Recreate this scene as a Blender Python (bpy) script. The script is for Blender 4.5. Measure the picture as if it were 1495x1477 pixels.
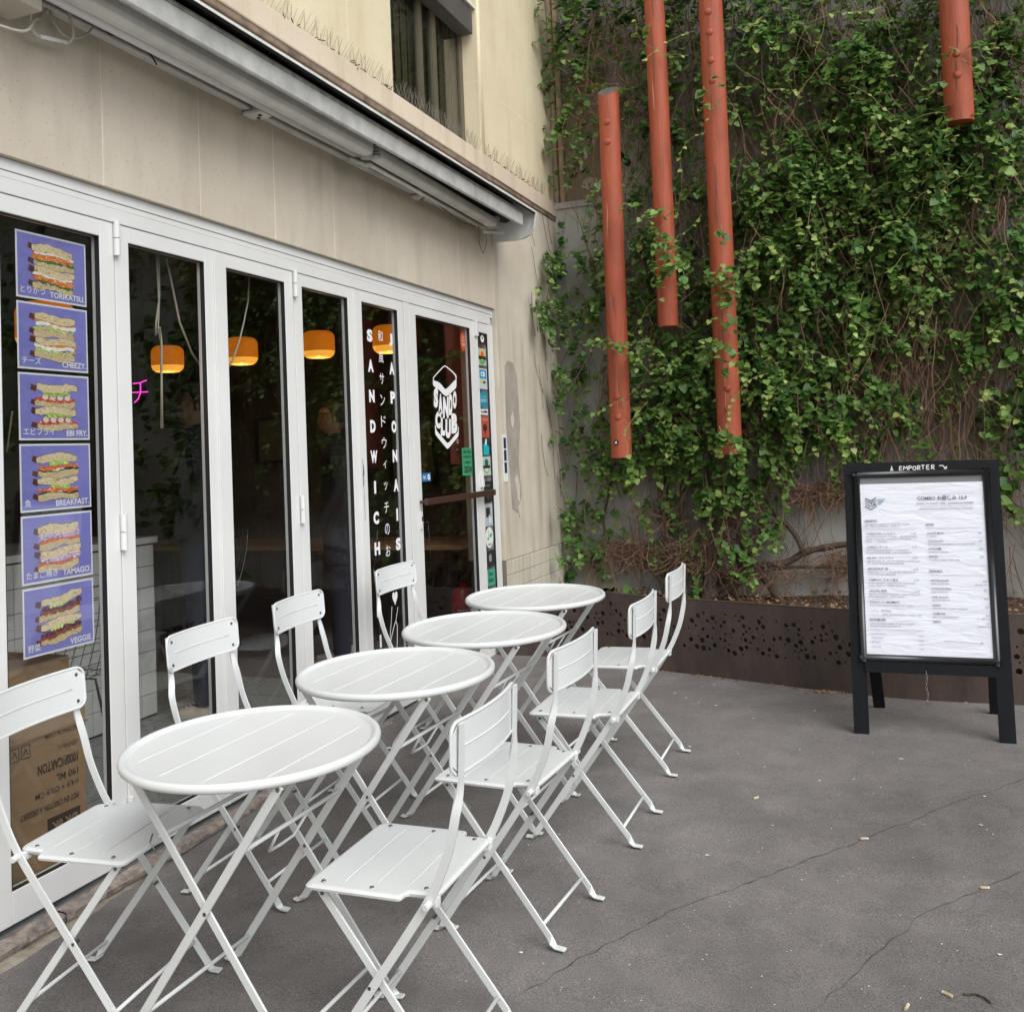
import bpy, bmesh, math, random
import numpy as np
from mathutils import Vector, Matrix, noise
for o in list(bpy.data.objects): bpy.data.objects.remove(o, do_unlink=True)
scene = bpy.context.scene
C = scene.collection
R = math.radians
rnd = random.Random(7)

# ------------------------------------------------------------------ camera
F_PX, P_Y = 1419.506, 595.726
yaw, pit, rol = R(21.29986), R(2.51754), R(-2.43544)
CAM = Vector((2.54025, 0.0, 1.42119))
FW = Vector((-math.sin(yaw)*math.cos(pit), math.cos(yaw)*math.cos(pit), math.sin(pit)))
R0 = Vector((math.cos(yaw), math.sin(yaw), 0)); U0 = R0.cross(FW)
RT = R0*math.cos(rol) + U0*math.sin(rol); UP = -R0*math.sin(rol) + U0*math.cos(rol)
cd = bpy.data.cameras.new('camera'); cam = bpy.data.objects.new('camera', cd); C.objects.link(cam)
cam.matrix_world = Matrix(((RT.x, UP.x, -FW.x, CAM.x), (RT.y, UP.y, -FW.y, CAM.y), (RT.z, UP.z, -FW.z, CAM.z), (0, 0, 0, 1)))
cd.sensor_fit = 'HORIZONTAL'; cd.sensor_width = 36; cd.lens = 36*F_PX/1495
cd.shift_y = -(738.5-P_Y)/1495; cd.clip_start = 0.05; cd.clip_end = 500
scene.camera = cam

# ------------------------------------------------------------------ world, sun, exposure
SUN_EL, SUN_AZ = 46, 124       # azimuth measured from +Y towards +X
w = bpy.data.worlds.new('World'); scene.world = w; w.use_nodes = True
nt = w.node_tree; nt.nodes.clear()
sky = nt.nodes.new('ShaderNodeTexSky'); sky.sky_type = 'NISHITA'; sky.sun_disc = False
sky.sun_elevation = R(SUN_EL); sky.sun_rotation = R(SUN_AZ); sky.dust_density = 2.5; sky.air_density = 1.0; sky.ozone_density = 1.0
hs = nt.nodes.new('ShaderNodeHueSaturation'); hs.inputs['Saturation'].default_value = 0.45
bg = nt.nodes.new('ShaderNodeBackground'); bg.inputs['Strength'].default_value = 0.13
wo = nt.nodes.new('ShaderNodeOutputWorld')
nt.links.new(sky.outputs[0], hs.inputs['Color']); nt.links.new(hs.outputs[0], bg.inputs['Color']); nt.links.new(bg.outputs[0], wo.inputs[0])
sl = bpy.data.lights.new('sun', 'SUN'); sl.energy = 1.5; sl.angle = R(50); sl.color = (.985, 1, .995)
so = bpy.data.objects.new('sun', sl); C.objects.link(so)
sd = Vector((math.sin(R(SUN_AZ))*math.cos(R(SUN_EL)), math.cos(R(SUN_AZ))*math.cos(R(SUN_EL)), math.sin(R(SUN_EL))))
so.rotation_euler = sd.to_track_quat('Z', 'Y').to_euler(); so.location = (6, -3, 12)
scene.render.engine = 'CYCLES'
scene.view_settings.view_transform = 'Standard'; scene.view_settings.look = 'None'
scene.view_settings.gamma = 1; scene.view_settings.use_curve_mapping = False
scene.view_settings.exposure = 0.50

# ------------------------------------------------------------------ photo-to-place helpers
SL, Y0 = 0.0195, 2.116
def gz(y): return SL*(min(y, 6.2)-Y0)
def ray(px, py): return FW + RT*((px-747.5)/F_PX) - UP*((py-P_Y)/F_PX)
def onx(px, py, x=0.0):
    r = ray(px, py); return CAM + r*((x-CAM.x)/r.x)
def ony(px, py, y):
    r = ray(px, py); return CAM + r*((y-CAM.y)/r.y)
def onz(px, py, z):
    r = ray(px, py); return CAM + r*((z-CAM.z)/r.z)
def ong(px, py, dz=0.0):
    r = ray(px, py); n = Vector((0, -SL, 1)); return CAM + r*((-SL*Y0+dz-n.dot(CAM))/n.dot(r))

# ------------------------------------------------------------------ materials
def lin(c):
    if isinstance(c, str): c = [int(c[i:i+2], 16)/255 for i in (0, 2, 4)]
    return tuple(((v/12.92) if v <= .04045 else ((v+.055)/1.055)**2.4) for v in c)
MATS = {}
def mat(name, col, rough=.6, var=0.0, vs=6.0, bump=0.0, bs=60.0, metal=0.0, emit=None, es=0.0, spec=.5, col2=None, vs2=None, coat=0.0, stretch=None, bdist=.01):
    m = bpy.data.materials.new(name); m.use_nodes = True; n = m.node_tree; b = n.nodes['Principled BSDF']; L = n.links
    c = tuple(col)+(1,)
    b.inputs['Base Color'].default_value = c; b.inputs['Roughness'].default_value = rough; b.inputs['Metallic'].default_value = metal
    b.inputs['Specular IOR Level'].default_value = spec
    if coat: b.inputs['Coat Weight'].default_value = coat
    if emit: b.inputs['Emission Color'].default_value = tuple(emit)+(1,); b.inputs['Emission Strength'].default_value = es
    tc = n.nodes.new('ShaderNodeTexCoord'); mp = n.nodes.new('ShaderNodeMapping'); L.new(tc.outputs['Object'], mp.inputs[0])
    if stretch: mp.inputs['Scale'].default_value = stretch
    if var or col2:
        t = n.nodes.new('ShaderNodeTexNoise'); t.inputs['Scale'].default_value = vs; t.inputs['Detail'].default_value = 6; t.inputs['Roughness'].default_value = .62
        L.new(mp.outputs[0], t.inputs['Vector'])
        rp = n.nodes.new('ShaderNodeValToRGB'); rp.color_ramp.elements[0].position = .3; rp.color_ramp.elements[1].position = .72
        c2 = tuple(col2) if col2 else tuple(min(1, v*(1+var)) for v in col)
        c1 = tuple(v*(1-var) for v in col) if not col2 else tuple(col)
        rp.color_ramp.elements[0].color = c1+(1,); rp.color_ramp.elements[1].color = c2+(1,)
        L.new(t.outputs[0], rp.inputs[0]); L.new(rp.outputs[0], b.inputs['Base Color'])
        rr = n.nodes.new('ShaderNodeMapRange'); rr.inputs[3].default_value = max(0, rough-.08); rr.inputs[4].default_value = min(1, rough+.1)
        L.new(t.outputs[0], rr.inputs[0]); L.new(rr.outputs[0], b.inputs['Roughness'])
    if bump:
        t2 = n.nodes.new('ShaderNodeTexNoise'); t2.inputs['Scale'].default_value = bs; t2.inputs['Detail'].default_value = 8
        L.new(mp.outputs[0], t2.inputs['Vector'])
        bp = n.nodes.new('ShaderNodeBump'); bp.inputs['Strength'].default_value = bump; bp.inputs['Distance'].default_value = bdist
        L.new(t2.outputs[0], bp.inputs['Height']); L.new(bp.outputs[0], b.inputs['Normal'])
    MATS[name] = m; return m
def nodes(m): return m.node_tree.nodes, m.node_tree.links, m.node_tree.nodes['Principled BSDF']
def wall_mat(name, base, dark, light, rough=.85, stain=.5, vscale=(3, 3, .5), bump=.25):
    """plaster / stone: two-tone cloud, vertical run stains, specks, fine bump"""
    m = mat(name, base, rough); n, L, b = nodes(m)
    tc = n.new('ShaderNodeTexCoord')
    t1 = n.new('ShaderNodeTexNoise'); t1.inputs['Scale'].default_value = 1.7; t1.inputs['Detail'].default_value = 7; t1.inputs['Roughness'].default_value = .65; L.new(tc.outputs['Object'], t1.inputs[0])
    mp = n.new('ShaderNodeMapping'); mp.inputs['Scale'].default_value = vscale; L.new(tc.outputs['Object'], mp.inputs[0])
    t2 = n.new('ShaderNodeTexNoise'); t2.inputs['Scale'].default_value = 2.5; t2.inputs['Detail'].default_value = 6; L.new(mp.outputs[0], t2.inputs[0])
    t3 = n.new('ShaderNodeTexNoise'); t3.inputs['Scale'].default_value = 95; t3.inputs['Detail'].default_value = 3; L.new(tc.outputs['Object'], t3.inputs[0])
    r1 = n.new('ShaderNodeValToRGB'); r1.color_ramp.elements[0].position = .35; r1.color_ramp.elements[1].position = .68
    r1.color_ramp.elements[0].color = tuple(base)+(1,); r1.color_ramp.elements[1].color = tuple(light)+(1,); L.new(t1.outputs[0], r1.inputs[0])
    r2 = n.new('ShaderNodeValToRGB'); r2.color_ramp.elements[0].position = .5; r2.color_ramp.elements[1].position = .75
    r2.color_ramp.elements[0].color = (0, 0, 0, 1); r2.color_ramp.elements[1].color = (stain,)*3+(1,); L.new(t2.outputs[0], r2.inputs[0])
    mx = n.new('ShaderNodeMixRGB'); L.new(r2.outputs[0], mx.inputs[0]); L.new(r1.outputs[0], mx.inputs[1]); mx.inputs[2].default_value = tuple(dark)+(1,)
    r3 = n.new('ShaderNodeValToRGB'); r3.color_ramp.elements[0].position = .27; r3.color_ramp.elements[1].position = .36
    r3.color_ramp.elements[0].color = (.72, .7, .68, 1); r3.color_ramp.elements[1].color = (1, 1, 1, 1); L.new(t3.outputs[0], r3.inputs[0])
    m2 = n.new('ShaderNodeMixRGB'); m2.blend_type = 'MULTIPLY'; m2.inputs[0].default_value = 1; L.new(mx.outputs[0], m2.inputs[1]); L.new(r3.outputs[0], m2.inputs[2])
    L.new(m2.outputs[0], b.inputs['Base Color'])
    bp = n.new('ShaderNodeBump'); bp.inputs['Strength'].default_value = bump; bp.inputs['Distance'].default_value = .004; L.new(t3.outputs[0], bp.inputs['Height']); L.new(bp.outputs[0], b.inputs['Normal'])
    return m

M_stucco = wall_mat('stucco', (.53, .465, .37), (.34, .295, .235), (.61, .545, .45), stain=.45)
M_pier = wall_mat('pier_render', (.50, .445, .355), (.32, .28, .21), (.61, .555, .47), stain=.75, vscale=(4, 4, .35))
M_cream = wall_mat('cream_stone', (.66, .57, .38), (.52, .44, .29), (.73, .645, .46), stain=.4, bump=.5)
M_ledge = wall_mat('ledge_stone', (.60, .50, .375), (.36, .27, .19), (.66, .56, .44), stain=.5)
M_joint = mat('pale_joint', (.74, .69, .58), .9, var=.1)
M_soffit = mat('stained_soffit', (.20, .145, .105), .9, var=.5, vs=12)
M_course = wall_mat('base_stone', (.50, .46, .37), (.34, .31, .24), (.56, .52, .43), stain=.7, vscale=(8, 8, .5))
M_grey = wall_mat('grey_render', (.38, .37, .335), (.22, .21, .185), (.46, .45, .415), stain=.6, vscale=(2, 2, .8), bump=.5)
M_brownpaint = wall_mat('peeling_brown_paint', (.235, .19, .135), (.20, .155, .105), (.27, .22, .16), stain=.3)
M_flakes = mat('bare_plaster', (.55, .50, .42), .95, var=.2, vs=30)
M_frame = mat('white_aluminium', (.70, .70, .685), .38, var=.05, vs=2.5, spec=.5)
M_gasket = mat('black_gasket', (.012, .012, .014), .55)
M_white = mat('white_powder_coat', (.665, .685, .675), .36, var=.035, vs=5, bump=.05, bs=220, spec=.5, bdist=.002)
M_rivet = mat('steel_rivet', (.22, .22, .215), .35, metal=1)
M_awn = mat('white_awning_metal', (.74, .74, .70), .45, var=.14, vs=8)
M_awng = mat('grey_awning_metal', (.47, .47, .445), .55, var=.22, vs=9)
M_awnw = mat('grimy_awning_edge', (.30, .29, .255), .8, var=.45, vs=18)
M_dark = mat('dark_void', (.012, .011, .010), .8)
M_cable = mat('cream_cable', (.55, .52, .46), .6, var=.1)
M_spike = mat('spike_wire', (.38, .35, .31), .45, metal=.6)
M_rust = mat('rust_dirt', (.10, .045, .03), .95, var=.5, vs=40)
M_stone = mat('threshold_stone', (.27, .225, .195), .92, var=.55, vs=26, bump=.7, bs=55, bdist=.012)
M_stone2 = mat('sandy_kerb', (.30, .265, .205), .92, var=.35, vs=10, bump=.8, bs=35, bdist=.015)
M_alu = mat('dull_aluminium', (.30, .30, .30), .45, metal=.6, var=.25, vs=14)
M_red = mat('rust_red_paint', (.36, .078, .034), .62, var=.22, vs=5, bump=.35, bs=14, stretch=(6, 6, .6), bdist=.012)
M_endgrain = mat('weathered_end_grain', (.10, .095, .09), .9, var=.4, vs=30, bump=.5, bs=60)
M_crackp = mat('bare_wood_crack', (.48, .27, .19), .8)
M_black = mat('black_painted_wood', (.0075, .0085, .011), .62, spec=.22, var=.35, vs=9, bump=.15, bs=40, stretch=(8, 8, .8))
M_snap = mat('black_snap_frame', (.012, .013, .015), .22, spec=.6)
M_ink = mat('menu_ink', (.16, .16, .20), .7)
M_inkl = mat('menu_ink_grey', (.46, .46, .52), .7)
M_inkb = mat('menu_ink_blue', (.15, .33, .45), .7)
M_vinyl = mat('white_vinyl', (.82, .82, .83), .5)
M_chalk = mat('chalk', (.75, .75, .74), .9, var=.15, vs=60)
M_soil = mat('planter_soil', (.085, .055, .035), .95, var=.5, vs=30, bump=1, bs=40)
M_litter = mat('dry_leaf', (.27, .165, .085), .85, var=.5, vs=50)
M_bark = mat('vine_bark', (.115, .083, .06), .92, var=.45, vs=14, bump=1, bs=40, stretch=(5, 5, 1.2), bdist=.02)
M_twig = mat('dry_twig', (.185, .105, .065), .9, var=.45, vs=20)
M_shoot = mat('yellow_green_shoot', (.22, .20, .075), .7, var=.35, vs=8)
M_handle = mat('brown_wood_handle', (.055, .026, .017), .4, var=.3, vs=8, stretch=(8, 1, 8))
M_purple = mat('poster_violet', (.215, .205, .56), .35, var=.14, vs=4, coat=.3)
M_pwhite = mat('poster_white_border', (.78, .78, .80), .4)
M_card = mat('brown_cardboard', (.27, .165, .085), .85, var=.12, vs=4)
M_cardink = mat('cardboard_ink', (.035, .022, .015), .8)
M_lampoff = mat('orange_lamp_glass', (.75, .26, .02), .35, emit=(1, .25, .010), es=.28)
M_lampon = mat('lamp_glow', (.9, .6, .2), .4, emit=(1, .40, .04), es=.72)
M_neon = mat('pink_neon', (.9, .1, .6), .3, emit=(1, .05, .62), es=1.1)
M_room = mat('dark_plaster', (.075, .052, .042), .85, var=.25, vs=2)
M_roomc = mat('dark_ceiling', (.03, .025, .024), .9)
M_wood = mat('warm_table_wood', (.30, .17, .085), .5, var=.25, vs=5, stretch=(1, 8, 8))
M_wire = mat('chrome_wire', (.45, .45, .45), .25, metal=1)
M_ext = mat('extinguisher_red', (.50, .012, .018), .28, coat=.4)
M_cloth = mat('dark_jacket', (.014, .015, .020), .9, var=.3, vs=9)
M_jeans = mat('dark_jeans', (.018, .022, .042), .9, var=.3, vs=12)
M_skin = mat('skin', (.20, .11, .078), .6)
M_hair = mat('dark_hair', (.015, .010, .008), .7, bump=.6, bs=90)
M_shoe = mat('pale_suede', (.46, .40, .33), .85, var=.2, vs=20)
M_shoed = mat('dark_trim', (.03, .03, .03), .6)
M_shoeo = mat('orange_trim', (.5, .17, .06), .6)
M_dkmetal = mat('dark_metal', (.03, .03, .03), .4, metal=.8)
M_curtain = mat('olive_curtain', (.105, .09, .05), .9, var=.25, vs=7, stretch=(1, 6, .2))
M_wframe = mat('bronze_window_frame', (.105, .092, .06), .5, var=.15)
M_lintel = mat('blind_box_grey', (.09, .085, .08), .55, var=.15)
M_butt = mat('cigarette_filter', (.52, .42, .27), .9, var=.2, vs=80)
M_paper = mat('white_paper_scrap', (.72, .71, .68), .9)
M_crackd = mat('asphalt_crack_fill', (.062, .056, .052), .95)
M_chain = mat('steel_chain', (.33, .31, .28), .4, metal=.9)

# corten planter
M_corten = mat('weathered_steel', (.050, .036, .031), .62, bump=.15, bs=50); n, L, b = nodes(M_corten)
tc = n.new('ShaderNodeTexCoord'); mp = n.new('ShaderNodeMapping'); mp.inputs['Scale'].default_value = (2, 2, .6); L.new(tc.outputs['Object'], mp.inputs[0])
t = n.new('ShaderNodeTexNoise'); t.inputs['Scale'].default_value = 3; t.inputs['Detail'].default_value = 9; t.inputs['Roughness'].default_value = .7; L.new(mp.outputs[0], t.inputs[0])
rp = n.new('ShaderNodeValToRGB'); rp.color_ramp.elements[0].position = .3; rp.color_ramp.elements[1].position = .75
rp.color_ramp.elements[0].color = (.046, .033, .030, 1); rp.color_ramp.elements[1].color = (.115, .078, .064, 1)
L.new(t.outputs[0], rp.inputs[0]); L.new(rp.outputs[0], b.inputs['Base Color'])

# asphalt
M_asph = mat('asphalt', (.1, .095, .09), .88); n, L, b = nodes(M_asph)
tc = n.new('ShaderNodeTexCoord')
def nz(scale, detail=5, rough=.6):
    t = n.new('ShaderNodeTexNoise'); t.inputs['Scale'].default_value = scale; t.inputs['Detail'].default_value = detail; t.inputs['Roughness'].default_value = rough; L.new(tc.outputs['Object'], t.inputs[0]); return t
def ramp(src, p0, c0, p1, c1):
    r = n.new('ShaderNodeValToRGB'); r.color_ramp.elements[0].position = p0; r.color_ramp.elements[1].position = p1
    r.color_ramp.elements[0].color = tuple(c0)+(1,); r.color_ramp.elements[1].color = tuple(c1)+(1,); L.new(src, r.inputs[0]); return r
def mixc(a, bb, f=1.0, mode='MULTIPLY'):
    m = n.new('ShaderNodeMixRGB'); m.blend_type = mode; m.inputs[0].default_value = f; L.new(a, m.inputs[1]); L.new(bb, m.inputs[2]); return m
big = ramp(nz(.9, 6, .65).outputs[0], .32, (.135, .125, .118), .70, (.225, .211, .202))
fine = ramp(nz(230, 3).outputs[0], .3, (.50, .50, .50), .7, (1.42, 1.40, 1.38))
mid = ramp(nz(5, 6, .7).outputs[0], .3, (.78, .78, .78), .7, (1.15, 1.14, 1.14))
v = n.new('ShaderNodeTexVoronoi'); v.inputs['Scale'].default_value = 75; L.new(tc.outputs['Object'], v.inputs[0])
spk = ramp(v.outputs['Distance'], .05, (1, 1, 1), .12, (0, 0, 0))
gate = ramp(v.outputs['Color'], .70, (0, 0, 0), .76, (1, 1, 1))
m1 = mixc(big.outputs[0], fine.outputs[0]); m2 = mixc(m1.outputs[0], mid.outputs[0])
sg = mixc(spk.outputs[0], gate.outputs[0])
m3 = n.new('ShaderNodeMixRGB'); L.new(sg.outputs[0], m3.inputs[0]); L.new(m2.outputs[0], m3.inputs[1]); m3.inputs[2].default_value = (.42, .40, .38, 1)
L.new(m3.outputs[0], b.inputs['Base Color'])
bp = n.new('ShaderNodeBump'); bp.inputs['Strength'].default_value = .55; bp.inputs['Distance'].default_value = .006
L.new(nz(190, 4).outputs[0], bp.inputs['Height']); L.new(bp.outputs[0], b.inputs['Normal'])

# terrazzo
M_terr = mat('terrazzo', (.2, .2, .19), .45); n, L, b = nodes(M_terr); tc = n.new('ShaderNodeTexCoord')
v = n.new('ShaderNodeTexVoronoi'); v.inputs['Scale'].default_value = 26; v.inputs['Randomness'].default_value = 1; L.new(tc.outputs['Object'], v.inputs[0])
t = n.new('ShaderNodeTexNoise'); t.inputs['Scale'].default_value = 40; L.new(tc.outputs['Object'], t.inputs[0])
a = ramp(v.outputs['Distance'], .18, (1, 1, 1), .24, (0, 0, 0)); g = ramp(v.outputs['Color'], .45, (0, 0, 0), .5, (1, 1, 1)); q = mixc(a.outputs[0], g.outputs[0])
m3 = n.new('ShaderNodeMixRGB'); L.new(q.outputs[0], m3.inputs[0]); m3.inputs[1].default_value = (.30, .31, .30, 1); m3.inputs[2].default_value = (.06, .065, .065, 1)
L.new(m3.outputs[0], b.inputs['Base Color'])
M_tile = mat('white_glazed_tile', (.62, .62, .60), .2, var=.04)
M_grout = mat('dark_grout', (.05, .05, .05), .9)

# glass: thin clear pane, Fresnel reflection over see-through
def glass(name, tint, f0):
    """thin pane: mirror part by Schlick on |cos|, the rest passes straight through"""
    m = bpy.data.materials.new(name); m.use_nodes = True; n = m.node_tree.nodes; L = m.node_tree.links; n.clear()
    out = n.new('ShaderNodeOutputMaterial'); mx = n.new('ShaderNodeMixShader'); tr = n.new('ShaderNodeBsdfTransparent'); gl = n.new('ShaderNodeBsdfGlossy'); ge = n.new('ShaderNodeNewGeometry')
    dt = n.new('ShaderNodeVectorMath'); dt.operation = 'DOT_PRODUCT'; L.new(ge.outputs['Incoming'], dt.inputs[0]); L.new(ge.outputs['Normal'], dt.inputs[1])
    def mth(op, a, b=None):
        k = n.new('ShaderNodeMath'); k.operation = op; k.use_clamp = op != 'ABSOLUTE'
        for i_, q in enumerate((a, b)):
            if q is None: continue
            if isinstance(q, float): k.inputs[i_].default_value = q
            else: L.new(q, k.inputs[i_])
        return k.outputs[0]
    fac_ = mth('ADD', mth('MULTIPLY', mth('POWER', mth('SUBTRACT', 1.0, mth('ABSOLUTE', dt.outputs['Value'])), 5.0), 1.0-f0), f0)
    tr.inputs[0].default_value = tuple(tint)+(1,); gl.inputs['Roughness'].default_value = .0; gl.inputs[0].default_value = (.95, .95, .95, 1)
    L.new(fac_, mx.inputs[0]); L.new(tr.outputs[0], mx.inputs[1]); L.new(gl.outputs[0], mx.inputs[2]); L.new(mx.outputs[0], out.inputs[0]); return m
M_glass = glass('clear_glass', (.92, .93, .925), .045)
M_glassd = glass('upper_window_glass', (.8, .82, .8), .05)

# leaf material: tint attribute + translucency
M_leaf = bpy.data.materials.new('vine_leaf'); M_leaf.use_nodes = True; n = M_leaf.node_tree.nodes; L = M_leaf.node_tree.links; b = n['Principled BSDF']; out = n['Material Output']
at = n.new('ShaderNodeAttribute'); at.attribute_name = 'tint'
rp = n.new('ShaderNodeValToRGB'); e = rp.color_ramp.elements; e[0].position = 0; e[0].color = (.040, .105, .024, 1); e[1].position = 1; e[1].color = (.40, .47, .14, 1)
for p_, c_ in ((.35, (.085, .190, .038)), (.7, (.190, .320, .070))):
    k = rp.color_ramp.elements.new(p_); k.color = c_+(1,)
L.new(at.outputs['Fac'], rp.inputs[0]); L.new(rp.outputs[0], b.inputs['Base Color']); b.inputs['Roughness'].default_value = .48; b.inputs['Specular IOR Level'].default_value = .42
tl = n.new('ShaderNodeBsdfTranslucent'); L.new(rp.outputs[0], tl.inputs[0]); mx = n.new('ShaderNodeMixShader'); mx.inputs[0].default_value = .3
L.new(b.outputs[0], mx.inputs[1]); L.new(tl.outputs[0], mx.inputs[2]); L.new(mx.outputs[0], out.inputs[0])

# printed colour: per-face colour attribute
M_print = bpy.data.materials.new('printed_food'); M_print.use_nodes = True; n = M_print.node_tree.nodes; L = M_print.node_tree.links; b = n['Principled BSDF']
at = n.new('ShaderNodeAttribute'); at.attribute_name = 'Col'; tc = n.new('ShaderNodeTexCoord'); t = n.new('ShaderNodeTexNoise'); t.inputs['Scale'].default_value = 160; t.inputs['Detail'].default_value = 4; L.new(tc.outputs['Object'], t.inputs[0])
rr = n.new('ShaderNodeMapRange'); rr.inputs[3].default_value = .6; rr.inputs[4].default_value = 1.35; L.new(t.outputs[0], rr.inputs[0])
mm = n.new('ShaderNodeMixRGB'); mm.blend_type = 'MULTIPLY'; mm.inputs[0].default_value = 1; L.new(at.outputs['Color'], mm.inputs[1]); L.new(rr.outputs[0], mm.inputs[2]); L.new(mm.outputs[0], b.inputs['Base Color'])
b.inputs['Roughness'].default_value = .4

# menu paper: white with long soft creases
M_menu = mat('creased_menu_paper', (.80, .82, .90), .5); n, L, b = nodes(M_menu); tc = n.new('ShaderNodeTexCoord'); mp = n.new('ShaderNodeMapping'); mp.inputs['Scale'].default_value = (5, 5, 20); mp.inputs['Rotation'].default_value = (0, R(6), 0)
L.new(tc.outputs['Object'], mp.inputs[0]); t = n.new('ShaderNodeTexNoise'); t.inputs['Scale'].default_value = 1.5; t.inputs['Detail'].default_value = 3; t.inputs['Distortion'].default_value = .8; L.new(mp.outputs[0], t.inputs[0])
bp = n.new('ShaderNodeBump'); bp.inputs['Strength'].default_value = .38; bp.inputs['Distance'].default_value = .014; L.new(t.outputs[0], bp.inputs['Height']); L.new(bp.outputs[0], b.inputs['Normal'])
def flat(name, col, rough=.5): return MATS.get(name) or mat(name, col, rough)

# ------------------------------------------------------------------ mesh helpers
class MB:
    def __init__(s): s.v = []; s.f = []
    def add(s, vs, fs):
        o = len(s.v); s.v += [tuple(p) for p in vs]; s.f += [tuple(i+o for i in f) for f in fs]; return s
    def box(s, a, b):
        (x0, y0, z0), (x1, y1, z1) = a, b
        return s.add([(x0, y0, z0), (x1, y0, z0), (x1, y1, z0), (x0, y1, z0), (x0, y0, z1), (x1, y0, z1), (x1, y1, z1), (x0, y1, z1)],
                     [(0, 3, 2, 1), (4, 5, 6, 7), (0, 1, 5, 4), (1, 2, 6, 5), (2, 3, 7, 6), (3, 0, 4, 7)])
    def beam(s, p, q, wd, td, wv):
        """rectangular bar p-q; wv = direction of width"""
        p = Vector(p); q = Vector(q); d = (q-p).normalized(); wv = Vector(wv); wv = (wv-d*wv.dot(d)).normalized(); t = d.cross(wv)
        vs = []
        for c in (p, q):
            for a, bb in ((-1, -1), (1, -1), (1, 1), (-1, 1)): vs.append(c+wv*(a*wd/2)+t*(bb*td/2))
        return s.add(vs, [(0, 3, 2, 1), (4, 5, 6, 7), (0, 1, 5, 4), (1, 2, 6, 5), (2, 3, 7, 6), (3, 0, 4, 7)])
    def sweep(s, pts, wdirs, tdirs, ws, ts):
        vs = []; fs = []
        for p, wv, tv, wd, td in zip(pts, wdirs, tdirs, ws, ts):
            p = Vector(p); wv = Vector(wv); tv = Vector(tv)
            for a, bb in ((-1, -1), (1, -1), (1, 1), (-1, 1)): vs.append(p+wv*(a*wd/2)+tv*(bb*td/2))
        k = len(pts)
        for i in range(k-1):
            for j in range(4): fs.append((i*4+j, i*4+(j+1) % 4, (i+1)*4+(j+1) % 4, (i+1)*4+j))
        fs += [(3, 2, 1, 0), tuple(4*(k-1)+j for j in range(4))]
        return s.add(vs, fs)
    def tube(s, pts, r, n=6, cap=True):
        pts = [Vector(p) for p in pts]; rs = r if isinstance(r, (list, tuple)) else [r]*len(pts)
        vs = []; fs = []; k = len(pts); u = None
        for i, p in enumerate(pts):
            d = (pts[min(i+1, k-1)]-pts[max(i-1, 0)])
            d = d.normalized() if d.length > 1e-9 else Vector((0, 0, 1))
            if u is None:
                u = d.orthogonal().normalized()
            else:
                u = (u-d*u.dot(d)); u = u.normalized() if u.length > 1e-6 else d.orthogonal().normalized()
            w_ = d.cross(u)
            for j in range(n):
                a = 2*math.pi*j/n; vs.append(p+(u*math.cos(a)+w_*math.sin(a))*rs[i])
        for i in range(k-1):
            for j in range(n): fs.append((i*n+j, i*n+(j+1) % n, (i+1)*n+(j+1) % n, (i+1)*n+j))
        if cap: fs += [tuple(range(n-1, -1, -1)), tuple((k-1)*n+j for j in range(n))]
        return s.add(vs, fs)
    def lathe(s, prof, n=48, c=(0, 0, 0), cap=False):
        vs = []; fs = []
        for r, z in prof:
            for j in range(n):
                a = 2*math.pi*j/n; vs.append((c[0]+r*math.cos(a), c[1]+r*math.sin(a), c[2]+z))
        k = len(prof)
        for i in range(k-1):
            for j in range(n): fs.append((i*n+j, i*n+(j+1) % n, (i+1)*n+(j+1) % n, (i+1)*n+j))
        if cap: fs += [tuple(range(n-1, -1, -1)), tuple((k-1)*n+j for j in range(n))]
        return s.add(vs, fs)
    def ico(s, c, r, sc=(1, 1, 1), n=10, m=6):
        vs = []; fs = []
        for i in range(m+1):
            th = math.pi*i/m
            for j in range(n):
                a = 2*math.pi*j/n; vs.append((c[0]+r*sc[0]*math.sin(th)*math.cos(a), c[1]+r*sc[1]*math.sin(th)*math.sin(a), c[2]+r*sc[2]*math.cos(th)))
        for i in range(m):
            for j in range(n): fs.append((i*n+j, (i+1)*n+j, (i+1)*n+(j+1) % n, i*n+(j+1) % n))
        return s.add(vs, fs)
    def poly(s, pts, th=None, fn=None):
        """flat polygon (2-D pts) mapped by fn(u, v, depth)"""
        a = [fn(u, v_, 0) for u, v_ in pts]; k = len(a)
        if th is None: return s.add(a, [tuple(range(k))])
        bk = [fn(u, v_, -th) for u, v_ in pts]
        return s.add(a+bk, [tuple(range(k)), tuple(range(2*k-1, k-1, -1))]+[(i, (i+1) % k, k+(i+1) % k, k+i) for i in range(k)])
    def mesh(s, name):
        m = bpy.data.meshes.new(name); m.from_pydata(s.v, [], s.f); m.update(); return m
def link(name, me, m, parent=None, smooth=False, bevel=0, bseg=2):
    o = bpy.data.objects.new(name, me); C.objects.link(o)
    if m is not None and not me.materials: me.materials.append(m)
    if parent is not None: o.parent = parent
    if smooth: me.shade_smooth()
    if bevel:
        md = o.modifiers.new('bevel', 'BEVEL'); md.width = bevel; md.segments = bseg; md.limit_method = 'ANGLE'; md.angle_limit = R(40)
    return o
def put(name, mb, m, parent=None, smooth=False, bevel=0, bseg=2): return link(name, mb.mesh(name), m, parent, smooth, bevel, bseg)
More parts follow.
